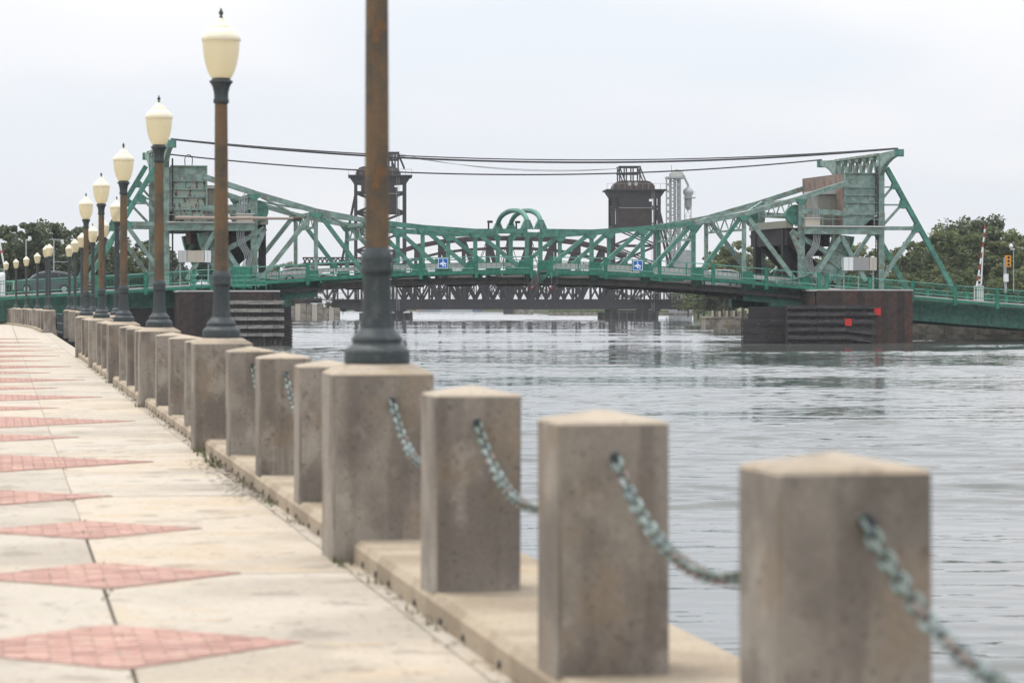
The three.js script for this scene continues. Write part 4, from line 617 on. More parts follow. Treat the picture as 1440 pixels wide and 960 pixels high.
// ───────────────────────── right bank: quay wall, land, block, gate and signal
{
  const land = plate([[29, 345], [33, 300], [36, 241], [37, 238.6], [140, 238.6], [900, 500], [900, 1200], [60, 640], [30, 470]], 3); land.rotateX(-Math.PI / 2); land.translate(0, -1.3, 0);
  structure('right_bank', land, M.grass, 'green bank under the trees beyond the bridge');
  const t = thing('quay_wall', 'weathered stone quay wall under the approach span beside the sheet pile cell', 'wall', [33, WATER, -238]);
  const r = rng(4); for (let row = 0; row < 3; row++) { let x = 28.5; while (x < 62) { const w = 1.6 + r() * 2.6; part(t, 'stone_block', span(x, x + w - 0.04, WATER - 0.25 + row * 0.72, WATER + 0.44 + row * 0.72, -239.5, -238 + (r() - 0.5) * 0.06), M.stone); x += w; } }
  for (let k = 0; k < 9; k++) { const x = 31 + k * 1.3, p = thing('wharf_bollard', 'pale square post standing on the stone quay under the approach span', 'post', [x, 0.2, -239], WORLD, 'posts on the stone quay'); part(p, 'shaft', span(x - 0.12, x + 0.12, 0.15, 1.0, -239.1, -238.9), M.beige); part(p, 'cap', span(x - 0.15, x + 0.15, 1.0, 1.06, -239.13, -238.87), M.paleGrey); }
  const b = thing('concrete_block', 'concrete mooring block with a sheet pile fence on it beyond the dark pier', 'block', [23, WATER, -330]);
  const x0 = at(993, 450, 330).x, x1 = at(1052, 450, 330).x, yt = at(993, 447.5, 330).y; part(b, 'block', span(x0, x1, WB, yt, -338, -330), M.stone); part(b, 'coping', span(x0 - 0.1, x1, yt, yt + 0.2, -338, -329.9), M.stone);
  const n = 15, xa = at(1001, 440, 331).x; for (let i = 0; i < n; i++) { const w = (x1 - xa) / n; part(b, 'fence_pile', span(xa + i * w, xa + (i + 0.8) * w, yt + 0.2, at(993, 436.5, 331).y - 0.05 * (i % 2), -331.2 - 0.2 * (i % 2), -331), i % 3 === 0 ? M.beige : i % 3 === 1 ? M.rustFace : M.stone); }
  // crossing gate
  const v = -0.6, [gu, gh] = bp(1377, 408, v), g = thing('crossing_gate', 'raised red and white crossing gate arm on the approach span', 'gate', P(gu, gh, v), BR);
  const pt = (x, y) => { const [u, h] = bp(x, y, v); return P(u, h, v); };
  part(g, 'pedestal', span(gu - 0.3, gu + 0.3, walk(gu), gh + 0.35, -v - 0.3, -v + 0.3), M.paleGrey);
  const segs = [[1374, 402], [1376.5, 388], [1379, 371], [1381.5, 355], [1383.5, 340], [1385, 327], [1386, 317]]; for (let i = 1; i < segs.length; i++) { const a = segs[i - 1], c = segs[i], m = [(a[0] + c[0]) / 2, (a[1] + c[1]) / 2]; part(g, 'arm', beam(pt(...a), pt(...m), 0.1), M.white); part(g, 'arm_stripe', beam(pt(...m), pt(...c), 0.1), M.fadedRed); }
  part(g, 'stay', beam(pt(1380.5, 400), pt(1383, 345), 0.09), M.white); for (const y of [400, 394, 387]) part(g, 'rung', beam(pt(1374.5 + (402 - y) * 0.16, y), pt(1380.6, y), 0.09), M.white);
  const [su, sh] = bp(1415, 412, v), sg = thing('traffic_signal', 'yellow traffic signal head on a pole beside the crossing gate', 'traffic light', P(su, sh, v), BR);
  part(sg, 'pole', beam(P(su, sh, v), pt(1413.5, 362), 0.16), M.galv); const [hu, hh] = bp(1418, 367, v); part(sg, 'head', span(hu - 0.2, hu + 0.2, hh - 0.45, hh + 0.45, -v - 0.15, -v + 0.15), M.orange); for (let k = -1; k < 2; k++) part(sg, 'lens', rod([hu, hh + k * 0.28, -v + 0.13], [hu, hh + k * 0.28, -v + 0.18], 0.1, 0.1, 14), M.black);
  part(sg, 'hand_box', span(su - 0.15, su + 0.15, bp(1414, 396, v)[1], bp(1414, 385, v)[1], -v - 0.1, -v + 0.2), M.white);
  const [lu, lh] = bp(1426, 412, v), ws = thing('weather_mast', 'thin mast with a small white sensor beside the traffic signal', 'mast', P(lu, lh, v), BR); part(ws, 'pole', beam(P(lu, lh, v), pt(1426, 350), 0.06), M.galv); part(ws, 'arm', beam(pt(1421.5, 350.5), pt(1427.5, 350), 0.08), M.white); part(ws, 'sensor', lathe([[0, 0], [0.14, 0.05], [0.16, 0.2], [0.08, 0.34], [0, 0.36]], 10).translate(...pt(1422.5, 349)), M.white);
  // left: a mast with lamp, a barrier and a white cabinet
  const lm = thing('floodlight_mast', 'thin mast with a white floodlight behind the promenade lamps', 'mast', [at(36, 400, 225).x, 1.2, -225]); const q = (x, y, d = 225) => { const p = at(x, y, d); return [p.x, p.y, p.z]; };
  part(lm, 'pole', beam(q(36, 405), q(36, 337), 0.1), M.galv); part(lm, 'arm', beam(q(35.5, 337), q(42, 338), 0.1), M.white); part(lm, 'lamp_head', [rod(q(41, 337), q(41.5, 332), 0.16, 0.1, 10)], M.white);
  const lb = thing('mast_arm', 'long horizontal mast arm with a camera behind the dark suv', 'mast', [at(75, 400, 232).x, 1.5, -232]); part(lb, 'pole', beam(q(75, 400, 232), q(75, 336, 232), 0.1), M.galv); part(lb, 'arm', beam(q(69, 336.5, 232), q(87, 337, 232), 0.08), M.galv); part(lb, 'camera', [rod(q(86.5, 337, 232), q(88, 343, 232), 0.14, 0.1, 8)], M.white); part(lb, 'lower_arm', beam(q(74, 368, 232), q(96, 368, 232), 0.06), M.galv);
  const wc = thing('white_cabinet', 'white roadside cabinet under a grey frame at the end of the approach span', 'cabinet', [at(2, 410, 214).x, 1, -214]); const [wx, wy] = q(-4, 409, 214), [wx2, wy2] = q(6, 388, 214); part(wc, 'body', span(wx, wx2, wy - 1, wy2, -214.6, -214), M.white); part(wc, 'dome', lathe([[0.27, 0], [0.25, 0.15], [0.14, 0.26], [0, 0.3]], 14).translate((wx + wx2) / 2, wy2, -214.3), M.white); part(wc, 'frame', polyline([q(-6, 409, 214.8), q(-6, 378.5, 214.8), q(6.6, 378.5, 214.8), q(6.6, 409, 214.8)], 0.07), M.galv);
  const gt = thing('crossing_gate', 'raised crossing gate arm beside the white roadside cabinet', 'gate', [at(5, 405, 220).x, 1.2, -220]); part(gt, 'arm', beam(q(6, 378, 220), q(-3, 330, 220), 0.11), M.white); part(gt, 'pedestal', beam(q(5, 408, 220), q(6, 378, 220), 0.2), M.galv); part(gt, 'arm_lamp', [rod(q(2, 355, 220), q(2.6, 352, 220), 0.1, 0.1, 8)], M.red);
}

// ───────────────────────── far railway lift bridge
const FB = makeFrame(717, 530, 3), fp = (x, y, v = 0) => FB.hit(x, y, v);
{
  const W2 = 8, chord = [[553, 356], [585, 346], [619, 339.5], [653, 336], [687, 334.5], [717, 334.2], [747, 334.5], [781, 336.5], [815, 340.5], [849, 349], [881, 360]];
  const t = thing('lift_span', 'dark rusty railway truss span with curved top chord behind the green bridge', 'bridge', P(0, fp(717, 435)[1], 0), FB), yb = fp(717, 428)[1], gt = fp(717, 420.5)[1], gb = fp(717, 435)[1];
  for (const v of [0, W2]) {
    const tr = sub('truss', t), N = chord.map(([x, y]) => fp(x, y));
    for (let i = 1; i < N.length; i++) { part(tr, 'top_chord', beam(P(...N[i - 1], v), P(...N[i], v), 0.75, 0.6), M.darkRust); }
    N.forEach(([u, h], i) => { part(tr, 'vertical', beam(P(u, yb, v), P(u, h, v), 0.45, 0.4), M.dark); });
    for (let i = 1; i < N.length; i++) { const up = i <= 5; part(tr, 'diagonal', beam(P(N[up ? i - 1 : i][0], N[up ? i - 1 : i][1] - 0.3, v), P(N[up ? i : i - 1][0], yb, v), 0.6, 0.4), M.dark); if (i > 3 && i < 8) part(tr, 'counter_brace', beam(P(N[up ? i : i - 1][0], N[up ? i : i - 1][1] - 0.3, v), P(N[up ? i - 1 : i][0], yb, v), 0.12, 0.2), M.dark); }
    part(tr, 'second_chord', polyline(N.map(([u, h]) => P(u, h - 1.9 - Math.max(0, (fp(717, 334)[1] - h) * 0.25), v)), 0.4, 0.4), M.darkRust);
    const lw = []; for (let k = 0; k < 26; k++) { const u0 = N[0][0] + (N[10][0] - N[0][0]) * k / 26, u1 = N[0][0] + (N[10][0] - N[0][0]) * (k + 1) / 26, h1 = fp(717, 396)[1]; const ua = u0 + (v ? 0.7 : 0), ub = u1 + (v ? 0.7 : 0); part(tr, 'web_member', beam(P(ua, k & 1 ? gt : h1, v + 0.5), P(ub, k & 1 ? h1 : gt, v + 0.5), 0.4, 0.3), M.dark); part(tr, 'web_post', beam(P(ua, gt, v + 0.5), P(ua, h1, v + 0.5), k % 2 ? 0.2 : 0.42, 0.3), M.dark); if (k % 3) part(tr, 'web_brace', beam(P(ua, k & 1 ? h1 : gt, v + 0.8), P(ub, k & 1 ? gt : h1, v + 0.8), 0.22, 0.2), M.dark); }
    part(tr, 'middle_chord', beam(P(N[0][0], fp(717, 396)[1], v + 0.5), P(N[10][0], fp(717, 396)[1], v + 0.5), 0.5, 0.4), M.dark);
    const e0 = fp(470, 428)[0], e1 = fp(976, 428)[0];
    part(tr, 'bottom_girder', span(e0, e1, gb, gt, -v - 0.3, -v + 0.3), M.dark);
  }
  part(t, 'track_deck', span(fp(470, 428)[0], fp(976, 428)[0], gt - 0.5, gt - 0.2, -W2 - 0.4, 0.4), M.dark);
  // flanking trusses left and right
  for (const [x0, x1, n, label] of [[430, 548, 8, 'dark low railway truss between the abutment and the lift tower'], [893, 976, 6, 'dark low railway truss leading to the trees past the silo']]) {
    const s2 = thing('side_span', label, 'bridge', P(fp(x0, 430)[0], gb, 0), FB), a = fp(x0, 430)[0], b = fp(x1, 430)[0], ht = fp(717, 397)[1];
    for (const v of [0.7, W2 - 0.7]) { part(s2, 'top_chord', beam(P(a, ht, v), P(b, ht, v), 0.45, 0.4), M.dark); for (let k = 0; k < n; k++) { const u0 = a + (b - a) * k / n, u1 = a + (b - a) * (k + 1) / n; part(s2, 'diagonal', beam(P(u0, k & 1 ? ht : gt, v), P(u1, k & 1 ? gt : ht, v), 0.35, 0.3), M.dark); part(s2, 'vertical', beam(P(u0, gt, v), P(u0, ht, v), 0.28, 0.28), M.dark); } }
    const rl = []; for (let u = a; u < b; u += 1.5) rl.push(beam(P(u, gt, -0.9), P(u, gt + 1.1, -0.9), 0.06)); rl.push(beam(P(a, gt + 1.1, -0.9), P(b, gt + 1.1, -0.9), 0.08)); part(s2, 'hand_rail', rl, M.grey); part(s2, 'ledge', span(a, b, gt - 0.2, gt, 0.3, 1.2), M.dark);
  }
  const lat = thing('lattice_girder', 'rusty lattice girder of the railway approach seen over the green railing', 'bridge', P(fp(425, 372)[0], fp(425, 372)[1], 3), FB), la = fp(425, 372)[0], lb = fp(512, 372)[0], l0 = fp(450, 372.5)[1], l1 = fp(450, 362)[1];
  for (const h of [l0, l1]) part(lat, 'chord', beam(P(la, h, 3), P(lb, h, 3), 0.25), M.darkRust); for (let k = 0; k < 14; k++) { const a = la + (lb - la) * k / 14, b = la + (lb - la) * (k + 1) / 14; part(lat, 'lacing', beam(P(a, l0, 3), P(b, l1, 3), 0.26), M.darkRust); part(lat, 'lacing', beam(P(a, l1, 3), P(b, l0, 3), 0.26), M.darkRust); } part(lat, 'back_plate', span(la, lb, l0 - 0.1, l0 + 0.5, -4, -3.3), M.darkRust); for (const u of [la + 1, (la + lb) / 2, lb - 0.5]) part(lat, 'post', beam(P(u, l0, 3), P(u, gb, 3), 0.4), M.darkRust);

  const Tower = (xa, xb, frameX, dy, label) => {
    const q = (x, y) => fp(x, y + dy), u0 = q(xa, 300)[0], u1 = q(xb, 300)[0], D = 7.5, foot = fp(717, 437)[1], t = thing('lift_tower', label, 'bridge tower', P((u0 + u1) / 2, foot, 0), FB), pl = q(xa, 268)[1], w = u1 - u0;
    for (const v of [0, D]) for (const u of [u0, u1]) part(t, 'leg', beam(P(u, foot, v), P(u, pl - 0.3, v), 0.62, 0.55), M.dark);
    const lv = [437, 405, 372, 345, 318, 290].map((y) => q(xa, y)[1]); lv[0] = foot;
    for (const v of [0, D]) for (let i = 0; i < lv.length; i++) { part(t, 'strut', beam(P(u0, lv[i], v), P(u1, lv[i], v), 0.35), M.dark); if (i) { part(t, 'brace', beam(P(u0, lv[i - 1], v), P(u1, lv[i], v), 0.26), M.dark); part(t, 'brace', beam(P(u1, lv[i - 1], v), P(u0, lv[i], v), 0.26), M.dark); } }
    for (const u of [u0, u1]) for (let i = 1; i < lv.length; i++) { part(t, 'strut', beam(P(u, lv[i], 0), P(u, lv[i], D), 0.3), M.dark); part(t, 'brace', beam(P(u, lv[i - 1], 0), P(u, lv[i], D), 0.22), M.dark); }
    for (const v of [1, D - 1]) part(t, 'raking_leg', beam(P(u1 + (xa < 700 ? -w : 0), lv[5], v), P(u1 + (xa < 700 ? -w - 4.5 : 4.5), foot, v), 0.4), M.dark);
    // counterweight and skirt
    const cw0 = u0 + (xa < 700 ? 2.4 : 1.0); part(t, 'counterweight', span(cw0, u1 - 1.3, q(xa, 320)[1], q(xa, 283)[1], -D + 0.6, 0.15), M.darkRust, 'dark rusty steel counterweight box');
    part(t, 'counterweight_rib', [span(cw0, u1 - 1.3, q(xa, 292.5)[1], q(xa, 291.5)[1], 0.15, 0.22)], M.grey);
    part(t, 'skirt', plate([[u0 - 1.1, pl], [u1 + 1.1, pl], [u1 + 0.3, pl - 1.2], [u1 - 1.9, pl - 1.35], [u1 - 1.9, pl - 3], [u0 + 1, pl - 3], [u0 + 1, pl - 1.35], [u0 - 0.3, pl - 1.2]], D + 0.6, -D / 2), M.dark);
    part(t, 'platform', span(u0 - 1.4, u1 + 1.4, pl, pl + 0.28, -D - 1, 1), M.dark);
    const hr = []; for (let k = 0; k <= 10; k++) { const u = u0 - 1.3 + (w + 2.6) * k / 10; hr.push(beam(P(u, pl + 0.2, -0.95), P(u, pl + 1.3, -0.95), 0.06)); } hr.push(beam(P(u0 - 1.3, pl + 1.3, -0.95), P(u1 + 1.3, pl + 1.3, -0.95), 0.06)); part(t, 'hand_rail', hr, M.grey);
    for (const [a, b] of [[0.0, 0.92]]) { const c0 = u0 + w * a, c1 = u0 + w * b, R = 1.75, pts = []; const g = plate([[c0, pl + 0.28], [c1, pl + 0.28], [c1, pl + 0.7], [c1 - 0.35, pl + 1.35], [c1 - 0.9, pl + 1.75], [c1 - 1.5, pl + 1.92], [c0 + 1.4, pl + 1.92], [c0 + 0.7, pl + 1.7], [c0 + 0.25, pl + 1.25], [c0, pl + 0.7]], D - 1.5, -D / 2); part(t, 'sheave_housing', g, M.rust); for (const e of [0.36, 0.5]) part(t, 'housing_window', span(u0 + w * e - 0.28, u0 + w * e + 0.28, pl + 1.0, pl + 1.6, -0.76, -0.7), M.paleGrey); for (let k = 0; k < 5; k++) part(t, 'housing_rib', span(c0 + 0.4 + k * (c1 - c0 - 0.8) / 4 - 0.05, c0 + 0.4 + k * (c1 - c0 - 0.8) / 4 + 0.05, pl + 0.3, pl + 1.4, -0.75, -0.66), M.dark); }
    const f0 = q(frameX[0], 300)[0], f1 = q(frameX[1], 300)[0], ft = q(xa, 233.5)[1], fm = q(xa, 243)[1];
    for (const v of [1.5, D - 1.5]) { for (let k = 0; k <= 3; k++) { const u = f0 + (f1 - f0) * k / 3; part(t, 'gantry_post', beam(P(u, pl + 1.5, v), P(u, ft, v), 0.24), M.dark); } for (const h of [ft, fm]) part(t, 'gantry_beam', beam(P(f0 - 0.2, h, v), P(f1 + 0.2, h, v), 0.26), M.dark); part(t, 'gantry_brace', beam(P(f0, ft, v), P(f0 + 1.1, pl + 1.6, v), 0.22), M.dark); part(t, 'gantry_brace', beam(P(f1, ft, v), P(f1 + 1.2, pl + 1.6, v), 0.22), M.dark); }
    const ld = q(xa + (xb - xa) * 0.86, 300)[0]; for (const e of [-0.2, 0.2]) part(t, 'ladder_rail', beam(P(ld + e, foot, -0.6), P(ld + e, pl, -0.6), 0.08), M.grey);
    return t;
  };
  Tower(863, 927, [872.5, 901], 0, 'brown railway lift tower with a gantry above twin sheave housings beside the silo');
  const tl = Tower(500, 569, [547, 560], -20, 'dark railway lift tower standing behind the rusty lamp pole');
  for (const [x0, x1, y0, label] of [[846, 925, 439, 'dark timber pier under the lift tower beside the silo'], [505, 580, 440, 'dark timber pier under the lift tower behind the lamp pole']]) { const a = fp(x0, 440)[0], b = fp(x1, 440)[0], t = thing('river_pier', label, 'bridge pier', P(a, WATER, 0), FB); part(t, 'crib', span(a, b, WB, fp(717, y0)[1], -9, 1.5), M.dark); for (let k = 0; k < 8; k++) { const u = a + 0.3 + (b - a - 0.6) * k / 7; part(t, 'pile', beam(P(u, WB, -1.7), P(u, fp(717, y0)[1] + 0.3 * (k % 2), -1.7), 0.4), M.timber); } for (const u of [a + 2, b - 2.5]) part(t, 'pedestal', span(u - 0.8, u + 0.8, fp(717, y0)[1], fp(717, 435)[1], -7, 0), M.dark); }
  // service wires between the lift towers
  for (const [yy, sag, l] of [[218, 2.9, 'thin sagging service wire between the two lift towers'], [221, 2.2, 'second thin service wire between the lift towers, tighter than the first']]) { const a = fp(560, yy)[0], b = fp(872, yy)[0], h0 = fp(560, yy - 3)[1], h1 = fp(872, 236)[1], pts = []; for (let i = 0; i <= 20; i++) { const k = i / 20; pts.push(V3(a + (b - a) * k, h0 + (h1 - h0) * k - sag * k * (1 - k) * 2.2, -2)); } const t = thing('service_wire', l, 'cable', [pts[0].x, pts[0].y, pts[0].z], FB); part(t, 'strand', new THREE.TubeGeometry(new THREE.CatmullRomCurve3(pts), 40, 0.055, 4), M.galv); }
  // abutment on the left bank
  const a0 = fp(407, 440)[0], a1 = fp(478, 440)[0], ab = thing('abutment', 'streaked concrete abutment of the railway bridge beside the small dark hut', 'abutment', P(a0, WATER, 0), FB), r = rng(14);
  for (let k = 0; k < 9; k++) { const u = a0 + (a1 - a0) * k / 9; part(ab, 'wall_panel', span(u, u + (a1 - a0) / 9 - 0.05, WB, fp(440, 426 + (k > 5 ? 6 : 0))[1] - r() * 0.2, -6, 0.3 + r() * 0.4), k % 3 === 1 ? M.beige : M.stone); }
  part(ab, 'cap_beam', span(a0, fp(452, 430)[0], fp(440, 426)[1], fp(440, 419)[1], -6, 0.6), M.dark);
  const hut = thing('bridge_hut', 'small dark hut with white windows on the railway abutment', 'hut', P(fp(418, 415)[0], fp(440, 419)[1], -1), FB), h0 = fp(415, 419)[0], h1 = fp(442, 419)[0]; part(hut, 'wall', span(h0, h1, fp(440, 419)[1], fp(440, 404)[1], -4, 0), M.dark); for (const [x0, x1] of [[424, 426.5], [431, 435], [435.6, 440]]) part(hut, 'window', span(fp(x0, 410)[0], fp(x1, 410)[0], fp(440, 417)[1], fp(440, 408.5)[1], 0, 0.06), M.white); part(hut, 'roof', span(h0 - 0.3, h1 + 0.3, fp(440, 404)[1], fp(440, 403)[1], -4.3, 0.3), M.dark);
}
// grain leg, hopper and bin behind
{
  const d = 680, q = (x, y, dd = 0) => { const p = at(x, y, d + dd); return [p.x, p.y, p.z]; }, t = thing('grain_tower', 'pale grey lattice elevator tower with conveyor head above the green truss', 'tower', [at(947, 430, d).x, 0, -d]);
  const xs = [937.5, 957], D = 4;
  for (const dd of [0, D]) for (const x of xs) part(t, 'leg', beam(q(x, 432, dd), q(x, 250, dd), 0.36), M.galv);
  for (let y = 250; y < 430; y += 9.5) { for (const dd of [0, D]) { part(t, 'strut', beam(q(xs[0], y, dd), q(xs[1], y, dd), 0.22), M.galv); part(t, 'brace', beam(q(xs[0], y, dd), q(xs[1], y + 9.5, dd), 0.2), M.galv); part(t, 'brace', beam(q(xs[1], y, dd), q(xs[0], y + 9.5, dd), 0.2), M.galv); } for (const x of xs) part(t, 'strut', beam(q(x, y, 0), q(x, y, D), 0.13), M.galv); }
  for (const x of [943, 949, 954]) part(t, 'leg_casing', beam(q(x, 432, 2), q(x, 244, 2), 0.6), M.galv);
  part(t, 'conveyor_head', [rod(q(945, 244, 2), q(961, 244, 2), 1.1, 1.0, 14), rod(q(952, 246, 1), q(952, 246, 4), 1.4, 1.4, 16)], M.paleGrey); part(t, 'mast', beam(q(944.5, 244, 2), q(944.5, 232, 2), 0.14), M.galv); part(t, 'platform', beam(q(936, 250, 2), q(962, 250, 2), 0.4, 5), M.galv);
  part(t, 'spout', beam(q(961, 246, 2), q(968.5, 262, 2), 0.5), M.galv);
  const hp = thing('grain_hopper', 'conical grain hopper on lattice legs beside the elevator tower', 'hopper', [at(967, 430, d).x, 0, -d - 2]), c = q(968, 270, 2); part(hp, 'cone', lathe([[0, 1.5], [1.2, 0.5], [1.25, -0.2], [0.9, -1.0], [0.9, -3.4], [0.4, -4.3]], 18).translate(...c), M.galv); part(hp, 'platform', beam(q(962, 278, 2), q(978, 278, 2), 0.25, 3), M.galv);
  for (const x of [963, 972]) for (const dd of [1, 4]) part(hp, 'leg', beam(q(x, 432, dd), q(x, 272, dd), 0.2), M.galv); for (let y = 290; y < 425; y += 14) { part(hp, 'brace', beam(q(963, y, 1), q(972, y + 14, 1), 0.12), M.galv); part(hp, 'brace', beam(q(972, y, 1), q(963, y + 14, 1), 0.12), M.galv); part(hp, 'strut', beam(q(963, y, 1), q(972, y, 1), 0.12), M.galv); }
  for (const d2 of [[1, 'rail'], [0.5, 'rail']]) part(hp, 'hand_rail', beam(q(970, 276 - d2[0] * 6, 1), q(978, 276 - d2[0] * 6, 1), 0.09), M.galv);
  const bin = thing('grain_bin', 'corrugated pale steel grain bin seen through the green truss', 'silo', [at(957, 430, d + 10).x, 0, -d - 12]), rc = at(957, 420, d + 12), R = 16 * (d + 12) / F, ht = at(957, 352, d + 12).y; const cor = [[R, -1]]; for (let y = -1; y < ht; y += 0.5) cor.push([R + ((Math.round(y * 2) & 1) ? 0.04 : -0.04), y]); cor.push([R, ht]); part(bin, 'wall', lathe(cor, 40).translate(rc.x, 0, rc.z), M.silver); part(bin, 'roof', lathe([[R + 0.1, ht], [0.6, ht + 1.4], [0, ht + 1.6]], 40).translate(rc.x, 0, rc.z), M.silver); for (let k = 0; k < 20; k++) { const a = k / 20 * 6.283; part(bin, 'seam', beam([rc.x + Math.cos(a) * (R + 0.05), -1, rc.z + Math.sin(a) * (R + 0.05)], [rc.x + Math.cos(a) * (R + 0.05), ht, rc.z + Math.sin(a) * (R + 0.05)], 0.1), M.galv); }
}
// far shore, barges, piers
{
  const g = plate([[10, 770], [40, 720], [60, 700], [200, 700], [900, 1100], [900, 1500], [-900, 1500], [-900, 1150], [-20, 1120], [8, 900]], 2.2); g.rotateX(-Math.PI / 2); g.translate(0, WATER + 0.1, 0); structure('far_shore', g, M.grass, 'low grassy shore far up the river');
  const rows = [[585, 598, 0.3, 0.22, 0.2, 'rust red'], [598, 620, 0.2, 0.24, 0.28, 'slate grey'], [620, 664, 0.4, 0.42, 0.42, 'light grey'], [664, 694, 0.1, 0.14, 0.22, 'navy blue'], [694, 708, 0.42, 0.28, 0.24, 'faded pink']];
  for (const [x0, x1, r, gg, b, c] of rows) { const d = 1050, a = at(x0, 437, d), e = at(x1, 437, d), h = at(x0, 431.5, d).y, t = thing('barge', c + ' barge moored far up the river under the railway span', 'barge', [a.x, WATER, -d]); part(t, 'hull', plate([[a.x + 0.1, WATER - 0.3], [e.x - 0.1, WATER - 0.3], [e.x, h], [a.x, h]], 10, -d - 5), std(r, gg, b)); part(t, 'coaming', span(a.x + 0.6, e.x - 0.6, h, h + 0.5, -d - 9, -d - 1), std(r * 0.8, gg * 0.8, b * 0.8)); }
  const d = 850, a = at(708, 440, d), b = at(722, 440, d), c = at(750, 440, d), t = thing('channel_pier', 'pale concrete channel pier with a dark end far up the river', 'pier', [b.x, WATER, -d]); part(t, 'shaft', span(b.x, c.x, WB, at(720, 431, d).y, -d - 8, -d), M.stone); part(t, 'dark_end', span(a.x, b.x, WB, at(720, 432, d).y, -d - 7, -d + 0.5), M.dark); part(t, 'cap', span(b.x - 0.1, c.x + 0.1, at(720, 431, d).y, at(720, 430, d).y, -d - 8.2, -d + 0.2), M.stone);
  const ledge = thing('shore_wall', 'long low concrete edge of the grassy far shore', 'wall', [at(780, 440, 705).x, WATER, -705]); for (let k = 0; k < 8; k++) { const x0 = at(772 + k * 30, 440, 700).x, x1 = at(801.5 + k * 30, 440, 700).x; part(ledge, 'wall_section', span(x0, x1, WB, WATER + 0.65, -702, -698.5 + (k % 2) * 0.1), M.stone); }
}

// ───────────────────────── trees
function crown(seed, H, Wd, n, leaf) {
  const r = rng(seed), g3 = () => { let x, y, z; do { x = r() * 2 - 1; y = r() * 2 - 1; z = r() * 2 - 1; } while (x * x + y * y + z * z > 1); return [x, y, z]; };
  const lobes = []; for (let i = 0; i < 9; i++) { const a = r() * 6.28, e = 0.25 + 0.5 * r(), y = 0.32 + 0.56 * r(); const taper = Math.sqrt(Math.max(0.1, 1 - Math.pow((y - 0.5) * 1.7, 2))); lobes.push([Math.cos(a) * Wd * 0.5 * e * taper, H * y, Math.sin(a) * Wd * 0.5 * e * taper, Wd * (0.17 + 0.13 * r())]); } lobes.push([0, H * 0.72, 0, Wd * 0.32], [0, H * 0.5, 0, Wd * 0.36]);
  const clumps = []; for (let i = 0; i < 90; i++) { const l = lobes[Math.floor(r() * lobes.length)], p = g3(), m = Math.hypot(...p) || 1, k = (0.55 + 0.5 * r()) / m; clumps.push([l[0] + p[0] * k * l[3], l[1] + p[1] * k * l[3] * 0.85, l[2] + p[2] * k * l[3], 0.35 + 0.55 * r(), r()]); }
  const pos = [], col = [], nor = [];
  for (let i = 0; i < n; i++) {
    const c = clumps[Math.floor(r() * clumps.length)], p = g3(), x = c[0] + p[0] * c[3], y = c[1] + p[1] * c[3] * 0.7, z = c[2] + p[2] * c[3]; if (y > H) continue;
    const s = leaf * (0.6 + 0.8 * r()), a = V3(...g3()).normalize(), b = V3(...g3()).cross(a).normalize(), q = a.clone().multiplyScalar(s), w = b.multiplyScalar(s * 0.55), o = [x, y, z];
    const A = [o[0] - q.x, o[1] - q.y, o[2] - q.z], B = [o[0] + w.x, o[1] + w.y, o[2] + w.z], C = [o[0] + q.x, o[1] + q.y, o[2] + q.z], D = [o[0] - w.x, o[1] - w.y, o[2] - w.z];
    pos.push(...A, ...B, ...C, ...A, ...C, ...D); const t = 0.75 + 0.35 * c[4] + 0.25 * (r() - 0.5), yl = 0.9 + 0.35 * c[4] * r(); for (let k = 0; k < 6; k++) col.push(t * yl, t, t * 0.9);
  }
  const g = new THREE.BufferGeometry(); g.setAttribute('position', new THREE.Float32BufferAttribute(pos, 3)); g.setAttribute('color', new THREE.Float32BufferAttribute(col, 3)); g.computeVertexNormals();
  const w = []; const trunkH = H * 0.55; w.push(rod([0, -0.5, 0], [0.1, trunkH, 0.05], H * 0.022, H * 0.012, 8)); for (const l of lobes) w.push(rod([0.05, H * (0.22 + 0.25 * r()), 0], [l[0], l[1], l[2]], H * 0.01, H * 0.003, 5));
  return { leaves: g, wood: prep(w), H };
}
const leafMat = (r, g, b) => new THREE.MeshPhysicalMaterial({ color: new THREE.Color().setRGB(r, g, b), roughness: 0.9, vertexColors: true, transmission: 0.4, thickness: 0, side: THREE.DoubleSide });
const leafMats = [leafMat(0.125, 0.155, 0.06), leafMat(0.09, 0.116, 0.057), leafMat(0.155, 0.18, 0.065)], bark = std(0.09, 0.075, 0.06);
const kinds = [crown(101, 10, 9.5, 9500, 0.2), crown(102, 10, 8, 8500, 0.2), crown(103, 10, 11, 10500, 0.2), crown(104, 10, 5.5, 3600, 0.2)];
function tree(x, d, yTop, kind, tone, label, group, ground = 0, turn = 0, wide = 1) {
  const p = at(x, 425, d), H = at(x, yTop, d).y - ground, k = kinds[kind], s = H / k.H, g = new THREE.Group(); g.name = numbered('tree'); g.position.set(p.x, ground, -d); g.rotation.y = turn; g.scale.set(s * wide, s, s * wide);
  const a = shade(new THREE.Mesh(k.wood, bark)); a.name = 'trunk'; const b = shade(new THREE.Mesh(k.leaves, leafMats[tone])); b.name = 'crown'; g.add(a, b); tag(g, label, 'tree', group); scene.add(g);
}
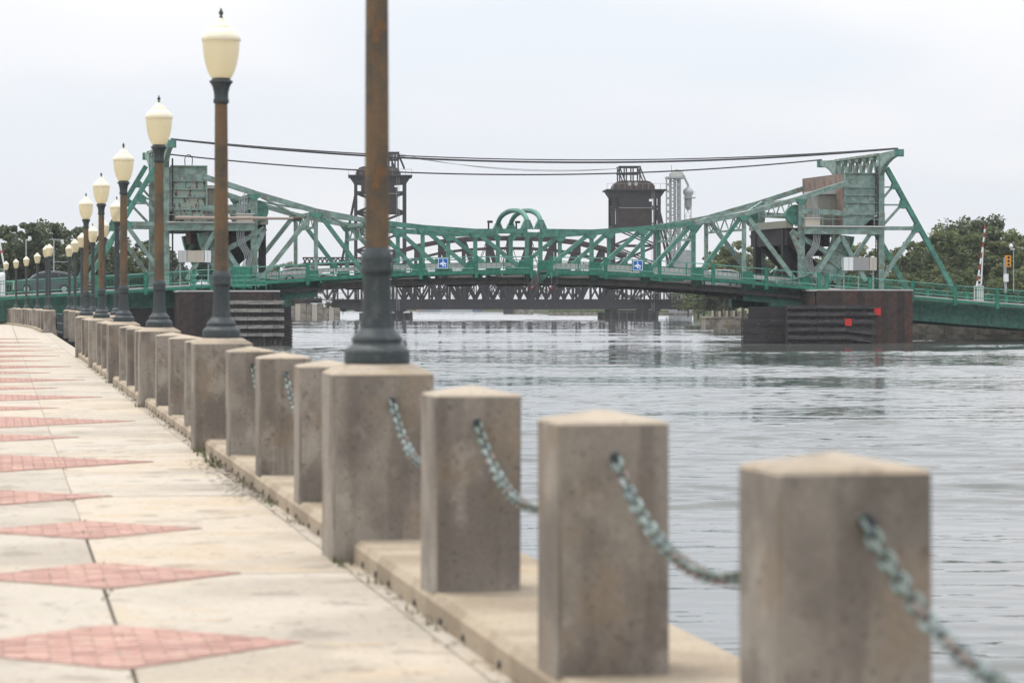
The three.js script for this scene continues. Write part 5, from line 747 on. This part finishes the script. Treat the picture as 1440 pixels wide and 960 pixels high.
{
  const L1 = 'dark leafy tree behind the approach span that carries the dark suv', G1 = 'trees beyond the left approach', L2 = 'leafy green tree on the bank behind the raking tower leg', G2 = 'trees on the right bank', L3 = 'bushy tree on the bank seen under the leaf with plain counterweight', G3 = 'trees beside the water past the dark pier', r = rng(66);
  for (const [x, d, y, k, tone] of [[-25, 262, 306, 2, 1], [8, 275, 309, 0, 1], [38, 262, 312, 1, 1], [62, 285, 314, 2, 1], [84, 268, 306, 0, 1], [113, 300, 322, 1, 1], [140, 280, 330, 0, 1], [168, 295, 338, 2, 1], [200, 285, 338, 0, 0], [222, 310, 346, 1, 1], [-8, 300, 318, 2, 1], [100, 320, 345, 2, 1], [182, 330, 352, 2, 0]]) tree(x, d, y, k, tone, L1, G1, 0, r() * 6, 0.95 + r() * 0.2);
  for (const [x, d, y, k, tone] of [[1020, 350, 345, 0, 0], [1045, 330, 338, 1, 2], [1072, 345, 336, 2, 0], [1100, 360, 342, 0, 1], [1135, 350, 338, 2, 0], [1165, 370, 345, 1, 0], [1198, 355, 340, 0, 2], [1232, 340, 350, 2, 0], [1262, 330, 350, 0, 1], [1285, 305, 340, 1, 0], [1315, 295, 322, 2, 0], [1345, 285, 318, 0, 0], [1368, 300, 312, 2, 1], [1395, 288, 318, 1, 0], [1420, 300, 318, 0, 2], [1446, 285, 330, 2, 2], [1470, 290, 322, 0, 0], [1300, 262, 372, 2, 2], [1340, 258, 375, 0, 0], [1385, 262, 370, 2, 0], [1425, 258, 378, 1, 2], [1255, 280, 385, 2, 0], [1460, 262, 372, 0, 2]]) tree(x, d, y, k, tone, L2, G2, 0.1, r() * 6, 0.95 + r() * 0.25);
  tree(1381, 296, 298, 3, 1, 'slender tree top rising above the other trees behind the crossing gate', 'tall tree tops on the right bank', 0.1, 1); tree(1346, 300, 303, 3, 1, 'slender tree top rising above the other trees behind the crossing gate', 'tall tree tops on the right bank', 0.1, 2);
  for (const [x, d, y, k, tone] of [[982, 395, 398, 2, 2], [1003, 372, 396, 0, 0], [1022, 360, 388, 2, 1], [1044, 352, 392, 1, 2], [990, 420, 392, 0, 0], [968, 470, 404, 2, 0]]) tree(x, d, y, k, tone, L3, G3, -0.6, r() * 6, 1.5);
  for (const [x, d, y, k] of [[404, 545, 366, 0], [388, 560, 372, 2], [418, 575, 370, 1], [470, 540, 416, 2], [482, 536, 424, 0], [402, 505, 400, 1]]) tree(x, d, y, k, 0, 'small leafy tree beside the streaked railway abutment', 'trees at the railway abutment', -0.6, r() * 6, 1.3);
  // far tree line
  const far = []; for (let i = 0; i < 60; i++) { const x = -1000 + i * 36 + r() * 20, q = kinds[i % 3].leaves.clone(); q.scale(2.2, 1.0 + r() * 0.5, 2.2); q.translate(x, -1, -1250 - r() * 60); far.push(q.index ? q.toNonIndexed() : q); if (i > 22) continue; }
  const pick = far.map((q) => { const p = q.attributes.position.array, keep = 3600 * 3, o = new THREE.BufferGeometry(); o.setAttribute('position', new THREE.BufferAttribute(p.slice(0, keep), 3)); o.setAttribute('normal', new THREE.BufferAttribute(q.attributes.normal.array.slice(0, keep), 3)); o.setAttribute('color', new THREE.BufferAttribute(q.attributes.color.array.slice(0, keep), 3)); return o; });
  const m = shade(new THREE.Mesh(mergeGeometries(pick), leafMats[1])); m.name = 'far_woods'; tag(m, 'hazy low woods along the far shore', 'woods', undefined, 'stuff'); scene.add(m);
}

renderer.render(scene, camera);
